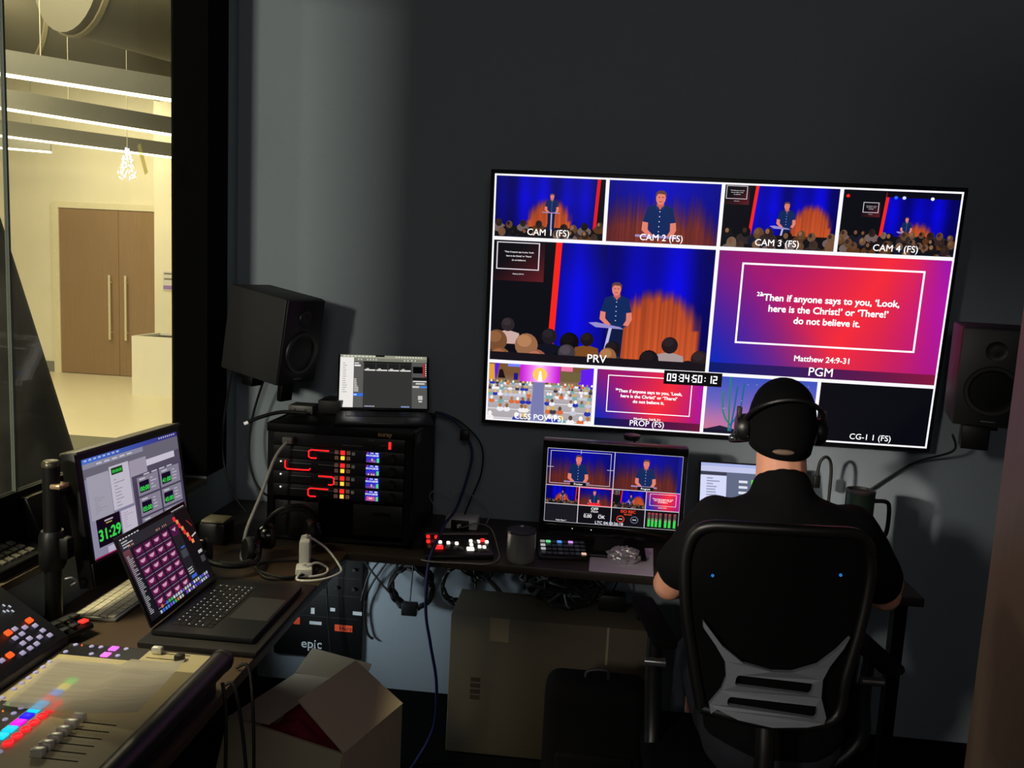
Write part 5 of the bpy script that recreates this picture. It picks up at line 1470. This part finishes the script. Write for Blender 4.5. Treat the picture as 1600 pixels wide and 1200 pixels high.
props(o, 'black cord trailing from under the desk toward the open carton', 'cord')
for i, (lab, P) in enumerate((('black cord hanging off the side desk edge, nearest the console end', [(-.735, 1.63, .80), (-.722, 1.62, .72), (-.716, 1.60, .45), (-.715, 1.60, .2), (-.70, 1.62, .02)]),
                              ('black cord hanging off the side desk edge, middle of the three', [(-.76, 1.70, .757), (-.735, 1.70, .745), (-.70, 1.68, .55), (-.69, 1.65, .3), (-.68, 1.66, .02)]),
                              ('black cord hanging off the side desk edge, nearest the laptop', [(-.77, 1.78, .757), (-.735, 1.78, .745), (-.70, 1.72, .5), (-.705, 1.68, .25), (-.66, 1.72, .02)]))):
    o = MB().tube(P, .004, 6).build('hanging_cable', RUBBER, None, smooth=True)
    props(o, lab, 'cord')
bg = thing('black_bag', 'black padded bag on the floor in front of the brown carton', 'bag', (.09, 2.35, 0))
MB().box(-.06, .245, 2.28, 2.44, .005, .525).build('body', mat('black_cloth', (12, 12, 13), .9, spec=.1), bg, bevel=.045, seg=4)
MB().box(-.02, .205, 2.262, 2.285, .07, .33).build('front_pocket', mat('black_cloth', (12, 12, 13), .9, spec=.1), bg, bevel=.02, seg=3)
MB().tube([(.06, 2.36, .515), (.065, 2.36, .545), (.12, 2.36, .55), (.125, 2.36, .515)], .006, 8).build('handle', RUBBER, bg, smooth=True)

# ------------------------------------------------------------------ office chair
CH = mat('black_chair_plastic', (15, 15, 16), .4, var=.15)
MESH = mat('black_mesh_fabric', (9, 9, 10), .9, var=.3, scale=400, spec=.1)
LUM = mat('grey_moulded_plastic', (120, 124, 134), .42, var=.04)
oc_ = thing('office_chair', 'black mesh office chair with grey lumbar brace, under the seated person', 'chair', (.455, 2.02, 0))
def back_y(x, z): return 1.80 + .05 * ((x - .455) / .2) ** 2 * .8 + .02 * max(0, z - .95)
outl = [(.31, .745), (.285, .85), (.262, .96), (.252, 1.05), (.252, 1.10), (.265, 1.145), (.30, 1.170), (.38, 1.178), (.455, 1.181), (.54, 1.181), (.61, 1.176), (.642, 1.150), (.655, 1.10), (.653, 1.03), (.642, .95), (.622, .85), (.60, .745)]
MB().tube([(x, back_y(x, z), z) for x, z in outl] + [(.455, back_y(.455, .735), .735), (.31, back_y(.31, .745), .745)], .0135, 12).build('back_frame', CH, oc_, smooth=True)
mm = MB()
vs, fs = [], []
for j in range(17):
    z = .745 + .43 * j / 16
    hw = np.interp(z, [.745, .85, .96, 1.05, 1.12, 1.16, 1.18], [.147, .17, .192, .20, .197, .17, .12])
    for i in range(17):
        x = .4535 + hw * (i / 8 - 1)
        vs.append((x, back_y(x, z) + .004, z))
for j in range(16):
    for i in range(16):
        a = j * 17 + i
        fs.append((a, a + 1, a + 18, a + 17))
nv_ = len(vs)
vs = vs + [(x, yy + .006, z) for x, yy, z in vs]
fs = fs + [tuple(i + nv_ for i in f)[::-1] for f in fs]
mm.add(vs, fs).build('back_mesh', MESH, oc_, smooth=True)
plo = [(.296, .958), (.34, .908), (.387, .876), (.45, .865), (.494, .867), (.548, .886), (.588, .919), (.615, .948), (.604, .924), (.575, .882), (.562, .851), (.563, .809), (.579, .762), (.575, .747), (.539, .74), (.461, .735), (.387, .743), (.341, .759), (.328, .746), (.323, .767), (.346, .806), (.354, .837), (.349, .873), (.326, .907), (.297, .943)]
def rslot(p):
    (ax, az), (bx_, bz), (cx_, cz), (dx_, dz) = p
    L = [Vector((ax, az)), Vector((bx_, bz)), Vector((cx_, cz)), Vector((dx_, dz))]
    out = []
    for i in range(4):
        a, b_, c_ = L[i - 1], L[i], L[(i + 1) % 4]
        out += [tuple(b_ + (a - b_).normalized() * .007), tuple(b_ + (a - b_).normalized() * .002 + (c_ - b_).normalized() * .002), tuple(b_ + (c_ - b_).normalized() * .007)]
    return out
mbp = MB().plate(plo, [rslot([(.376, .848), (.543, .843), (.540, .816), (.372, .823)]), rslot([(.363, .795), (.557, .790), (.557, .760), (.359, .774)])], lambda a, b_: (a, back_y(a, b_) - .020, b_), (0, .012, 0))
mbp.build('lumbar_support', LUM, oc_)
for x in (.31, .583): MB().ball((x, back_y(x, 1.06) - .006, 1.06 if x < .4 else 1.086), .0036, nu=10, nv=6).build('blue_glint_dot', led('blue_glint', (40, 130, 220), .7), oc_)  # glowing dots imitate screen light glinting through the chair back
MB().box(.215, .695, 1.86, 2.34, .40, .465).build('seat', MESH, oc_, bevel=.028, seg=3)
MB().tube([(.455, 1.82, .72), (.455, 1.80, .64), (.455, 1.79, .50), (.455, 1.90, .385), (.455, 2.08, .375)], .022, 10).build('spine', CH, oc_, smooth=True)
MB().cyl((.455, 2.08, .10), (.455, 2.08, .40), .026, n=18).build('gas_column', METAL_B, oc_, smooth=True)
for k in range(5):
    a = 2 * math.pi * k / 5 + .3
    lg = MB().tube([(.455, 2.08, .12), (.455 + .15 * math.cos(a), 2.08 + .15 * math.sin(a), .105), (.455 + .29 * math.cos(a), 2.08 + .29 * math.sin(a), .075)], [.028, .022, .016], 10).build('base_leg', CH, oc_, smooth=True)
    cx_, cy_ = .455 + .29 * math.cos(a), 2.08 + .29 * math.sin(a)
    MB().cyl((cx_ - .02 * math.sin(a), cy_ + .02 * math.cos(a), .029), (cx_ + .02 * math.sin(a), cy_ - .02 * math.cos(a), .029), .028, n=16).cyl((cx_, cy_, .05), (cx_, cy_, .08), .008, n=8).build('caster', RUBBER, lg, smooth=True)
for s, x, y0_, y1_, xs in ((-1, .234, 2.115, 2.42, .245), (1, .80, 2.08, 2.36, .68)):
    am = MB().hexa([(x + dx_ + (.022 if yy < 2.2 else -.022), yy, z_) for z_ in (.742, .77) for dx_, yy in ((-.033, y0_), (.033, y0_), (.033, y1_), (-.033, y1_))]).build('arm_rest', MESH, oc_, bevel=.012, seg=3)
    MB().tube([(x, 2.20, .742), (x - s * .004, 2.20, .62), (x - s * .01, 2.18, .50), (xs, 2.14, .42), (.455 + s * .19, 2.13, .408)], [.02, .024, .024, .02, .018], 10).build('arm_post', CH, am, smooth=True)
    MB().cyl((x - .028, 2.15, .69), (x + .028, 2.15, .69), .012, n=14).build('height_knob', mat('bright_knob', (170, 170, 170), .2, metal=.9), am, smooth=True)

# ------------------------------------------------------------------ seated person
def fuse(mb, name, m_, parent, voxel, smooth=6, wrinkle=0.0, seed=0):
    """melts overlapping shapes into one continuous surface"""
    me = bpy.data.meshes.new('melt')
    me.from_pydata([tuple(v) for v in mb.v], [], mb.f)
    bm = bmesh.new(); bm.from_mesh(me)
    bmesh.ops.recalc_face_normals(bm, faces=bm.faces); bm.to_mesh(me); bm.free()
    t = bpy.data.objects.new('melt', me); COL.objects.link(t)
    r = t.modifiers.new('r', 'REMESH'); r.mode = 'VOXEL'; r.voxel_size = voxel
    s_ = t.modifiers.new('s', 'SMOOTH'); s_.iterations = smooth; s_.factor = .5
    dg = bpy.context.evaluated_depsgraph_get()
    out = bpy.data.meshes.new_from_object(t.evaluated_get(dg))
    bpy.data.objects.remove(t); bpy.data.meshes.remove(me)
    if wrinkle:
        for v in out.vertices:
            p = v.co
            d = wrinkle * (math.sin(p.z * 55 + p.x * 18 + seed) * math.sin(p.x * 30 - p.z * 12) + .6 * math.sin(p.y * 60 + p.z * 30))
            v.co = p + v.normal * d
    out.materials.clear(); out.materials.append(m_)
    for f in out.polygons: f.use_smooth = True
    out.name = name
    o = bpy.data.objects.new(name, out); COL.objects.link(o)
    if parent is not None:
        out.transform(wmat(parent).inverted())
        o.parent = parent
    return o

SKIN = mat('skin', (214, 150, 122), .55, var=.05, scale=20)
pe = thing('person', 'person in black t-shirt and cap seated with back turned, facing the screens', 'person', (.53, 2.05, .465))
HC = Vector((.524, 2.235, 1.352))
bd = MB()
bd.ball((.53, 2.06, .56), .165, .125, .095)
bd.ball((.53, 2.07, .66), .150, .115, .10); bd.ball((.53, 2.08, .78), .152, .112, .11); bd.ball((.53, 2.09, .90), .168, .115, .11); bd.ball((.53, 2.10, 1.00), .178, .115, .10)
bd.limb([(.40, 2.12, 1.085), (.53, 2.125, 1.11), (.66, 2.12, 1.085)], [.062, .085, .062])
bd.limb([(.527, 2.14, 1.14), (.525, 2.175, 1.20), (.524, 2.205, 1.29)], [.078, .066, .064])
armsL = [(.365, 2.13, 1.085), (.30, 2.16, .98), (.262, 2.205, .89), (.29, 2.33, .845), (.36, 2.52, .805)]
armsR = [(.695, 2.13, 1.085), (.77, 2.17, .99), (.835, 2.23, .90), (.90, 2.40, .845), (.985, 2.565, .80)]
ra = [.062, .052, .044, .043, .029]
bd.limb(armsL, ra); bd.limb(armsR, ra)
for s, hip, knee, ank in ((-1, (.455, 2.06, .545), (.40, 2.50, .56), (.40, 2.56, .10)), (1, (.605, 2.06, .545), (.68, 2.50, .56), (.69, 2.58, .10))):
    h, k_, a_ = Vector(hip), Vector(knee), Vector(ank)
    bd.limb([h, (h + k_) / 2, k_, k_ + (a_ - k_) * .35 + Vector((0, -.012, 0)), a_], [.088, .078, .058, .056, .038])
    bd.limb([a_ + Vector((0, -.03, -.05)), a_ + Vector((0, .08, -.055)), a_ + Vector((0, .16, -.065))], [.036, .036, .026])
# head: skull, jaw, nose, lips, brow, ears
bd.ball(HC + Vector((0, -.012, .018)), .076, .094, .098)
bd.ball(HC + Vector((0, .022, -.035)), .062, .070, .075)
bd.limb([HC + Vector((0, .055, -.075)), HC + Vector((0, .062, -.082))], [.028, .024])
bd.limb([HC + Vector((0, .082, .005)), HC + Vector((0, .100, -.025))], [.010, .014])
bd.ball(HC + Vector((0, .084, -.055)), .022, .010, .006); bd.ball(HC + Vector((0, .082, -.066)), .019, .010, .006)
bd.ball(HC + Vector((0, .078, .022)), .045, .012, .008)
for s in (-1, 1): bd.ball(HC + Vector((s * .078, -.008, -.008)), .009, .018, .032)
# hands: palm, four fingers of different length and a thumb from the palm's side
def hand(w_, d, side, grip):
    w_ = Vector(w_); f = Vector(d).normalized(); sx = Vector((f.y, -f.x, 0)).normalized() * side
    up = Vector((0, 0, 1))
    pc = w_ + f * .055
    bd.ball(w_ + f * .045 - up * .002, .0, .0, .0) if False else None
    for t in (-.027, -.009, .009, .027): bd.limb([w_ + f * .01 + sx * t * .7, w_ + f * .085 + sx * t * 1.1 - up * grip * .006], [.015, .0125], 10)
    for t, L in ((-.031, .058), (-.0105, .074), (.0105, .080), (.031, .070)):
        b0 = w_ + f * .085 + sx * t * 1.1 - up * grip * .006
        b1 = b0 + f * L * .45 + sx * t * .12 - up * .004 * (1 + grip)
        b2 = b1 + f * L * .33 - up * (.012 + .012 * grip)
        b3 = b2 + f * L * .20 - up * (.012 + .008 * grip)
        bd.limb([b0, b1, b2, b3], [.0095, .0088, .008, .007], 10)
    t0 = w_ + f * .03 + sx * .026
    bd.limb([t0, t0 + f * .03 + sx * .026 - up * .006, t0 + f * .062 + sx * .034 - up * .014], [.0135, .011, .009], 10)
hand((.365, 2.53, .805), (.35, 1, -.05), 1, .6)
hand((.988, 2.575, .805), (.22, 1, .0), -1, .9)
fuse(bd, 'body', SKIN, pe, .0055, 5)
for s in (-1, 1):
    MB().ball(HC + Vector((s * .031, .081, .004)), .011, .008, .008, nu=12, nv=8).build('eye', mat('eye_white', (225, 222, 216), .3), pe, smooth=True)
SHIRT = mat('black_cotton', (13, 13, 15), .92, var=.15, scale=60, spec=.12)
ts = MB()
ts.ball((.53, 2.06, .60), .178, .138, .10); ts.ball((.53, 2.07, .68), .168, .132, .10); ts.ball((.53, 2.08, .78), .172, .130, .11); ts.ball((.53, 2.09, .90), .188, .132, .11); ts.ball((.53, 2.10, 1.0), .198, .132, .10)
ts.limb([(.39, 2.12, 1.085), (.53, 2.128, 1.115), (.67, 2.12, 1.085)], [.074, .095, .074])
ts.limb([(.528, 2.14, 1.14), (.526, 2.16, 1.178)], [.092, .079])
ts.limb(armsL[:2] + [(.287, 2.175, .955)], [.080, .073, .068]); ts.limb(armsR[:2] + [(.80, 2.20, .955)], [.080, .073, .068])
fuse(ts, 't_shirt', SHIRT, pe, .009, 8, wrinkle=.0022)
tr_ = MB()
tr_.ball((.53, 2.06, .555), .176, .136, .085)
for hip, knee, ank in (((.455, 2.06, .545), (.40, 2.50, .56), (.40, 2.56, .12)), ((.605, 2.06, .545), (.68, 2.50, .56), (.69, 2.58, .12))):
    h, k_, a_ = Vector(hip), Vector(knee), Vector(ank)
    tr_.limb([h, (h + k_) / 2, k_, k_ + (a_ - k_) * .4, a_], [.096, .088, .070, .068, .056])
fuse(tr_, 'trousers', mat('dark_denim', (22, 24, 34), .9, var=.15, scale=80), pe, .009, 6, wrinkle=.0016, seed=2)
for x, yy in ((.40, 2.56), (.69, 2.58)):
    sm = MB().limb([(x, yy - .035, .045), (x, yy + .07, .045), (x, yy + .165, .036)], [.044, .044, .034])
    sm.box(x - .044, x + .044, yy - .075, yy + .195, .002, .02)
    fuse(sm, 'shoe', mat('dark_shoe', (24, 24, 26), .7), pe, .006, 4)
CAPM = mat('black_cap_cloth', (11, 11, 13), .95, var=.2, scale=120, spec=.1)
cp = MB()
vs, fs = [], []
N = 36
for j in range(12):
    a = math.radians(2 + j * 9.2)
    for k in range(N):
        q = 2 * math.pi * k / N
        st_ = .0012 * abs(math.sin(q * 3))
        low = .066 * (max(0, (j - 5) / 6) ** 1.5) * (.35 + .65 * max(0, .5 - .5 * math.sin(q)))
        sa = math.sin(min(a, math.pi / 2)) * (1 - .10 * max(0, (j - 9) / 2))
        vs.append(HC + Vector((0, -.014, .006)) + Vector(((.086 - st_) * sa * math.cos(q), (.104 - st_) * sa * math.sin(q), .109 * math.cos(a) - low)))
for j in range(11):
    for k in range(N):
        q = 2 * math.pi * (k + .5) / N
        # arched opening above the strap at the back
        fs.append((j * N + k, (j + 1) * N + k, (j + 1) * N + (k + 1) % N, j * N + (k + 1) % N))
fs.append(tuple(range(N)))
cp.add(vs, fs)
cap = cp.build('cap', CAPM, pe, smooth=True)
sd_ = cap.modifiers.new('thick', 'SOLIDIFY'); sd_.thickness = .003; sd_.offset = 1
bmv = MB()
vs, fs = [], []
for j in range(7):
    for i in range(13):
        q = math.radians(20 + 140 * i / 12)
        e = j / 6
        vs.append(HC + Vector(((.082 + .012 * e) * math.cos(q), -.014 + .10 * math.sin(q) + .075 * e * math.sin(q) ** .7, .014 - .030 * e + .010 * math.cos(q) ** 2 * e - .004)))
for j in range(6):
    for i in range(12):
        a = j * 13 + i
        fs.append((a, a + 1, a + 14, a + 13))
bmv.add(vs, fs)
bl = bmv.build('cap_brim', CAPM, cap, smooth=True)
sd_ = bl.modifiers.new('thick', 'SOLIDIFY'); sd_.thickness = .003
MB().ball(HC + Vector((-.012, -.112, -.062)), .028, .008, .0075, nu=20, nv=8).build('cap_opening', mat('hair_seen_through_cap', (120, 100, 84), .8, var=.2, scale=200), cap, smooth=True)
hr = MB()
vs, fs = [], []
for j in range(7):
    a = math.radians(60 + j * 12)
    for k in range(N):
        q = 2 * math.pi * k / N
        vs.append(HC + Vector((0, -.012, .016)) + Vector((.0795 * math.sin(a) * math.cos(q), .098 * math.sin(a) * math.sin(q), .102 * math.cos(a))))
for j in range(6):
    for k in range(N):
        q = (2 * math.pi * (k + .5) / N)
        if math.sin(q) > .25: continue
        fs.append((j * N + k, (j + 1) * N + k, (j + 1) * N + (k + 1) % N, j * N + (k + 1) % N))
hr.add(vs, fs).build('hair', mat('cropped_brown_hair', (92, 74, 56), .9, var=.3, scale=200), pe, smooth=True)
# headset
hs_ = thing('headset', 'black headset with boom microphone worn over the black cap', 'headset', HC)
arc = []
for d in range(-104, 105, 13):
    a = math.radians(d)
    arc.append(HC + Vector((.099 * math.sin(a), -.012 - .108 * max(0, math.cos(a)) ** .8, -.004 + .078 * math.cos(a))))
MB().tube(arc, .0062, 8).build('headband', PLAST_B, hs_, smooth=True)
for s in (-1, 1):
    M = Matrix.Rotation(s * math.pi / 2, 4, 'Y')
    cc_ = HC + Vector((s * .092, -.004, -.022))
    ec = MB().lathe([(.0, .026), (.026, .024), (.035, .014), (.037, .0), (.035, -.004), (.0, -.004)], cc_, M=M).build('ear_cup', PLAST_B, hs_, smooth=True)
    MB().box(cc_.x + s * .012, cc_.x + s * .024, cc_.y - .01, cc_.y + .01, cc_.z + .01, cc_.z + .055).build('cup_arm', PLAST_D, ec, bevel=.003)
bmx = MB().tube([HC + Vector((-.116, .0, -.03)), HC + Vector((-.124, .004, -.052)), HC + Vector((-.118, .05, -.072)), HC + Vector((-.085, .095, -.080)), HC + Vector((-.05, .115, -.078))], .003, 8).build('microphone_boom', METAL_B, hs_, smooth=True)
MB().ball(HC + Vector((-.122, -.004, -.052)), .011, .012, .009, nu=14, nv=8).build('boom_pivot', mat('bright_pivot', (120, 130, 134), .2, metal=.9), hs_, smooth=True)
MB().ball(HC + Vector((-.045, .116, -.077)), .010, nu=12, nv=8).build('microphone', RUBBER, bmx, smooth=True)
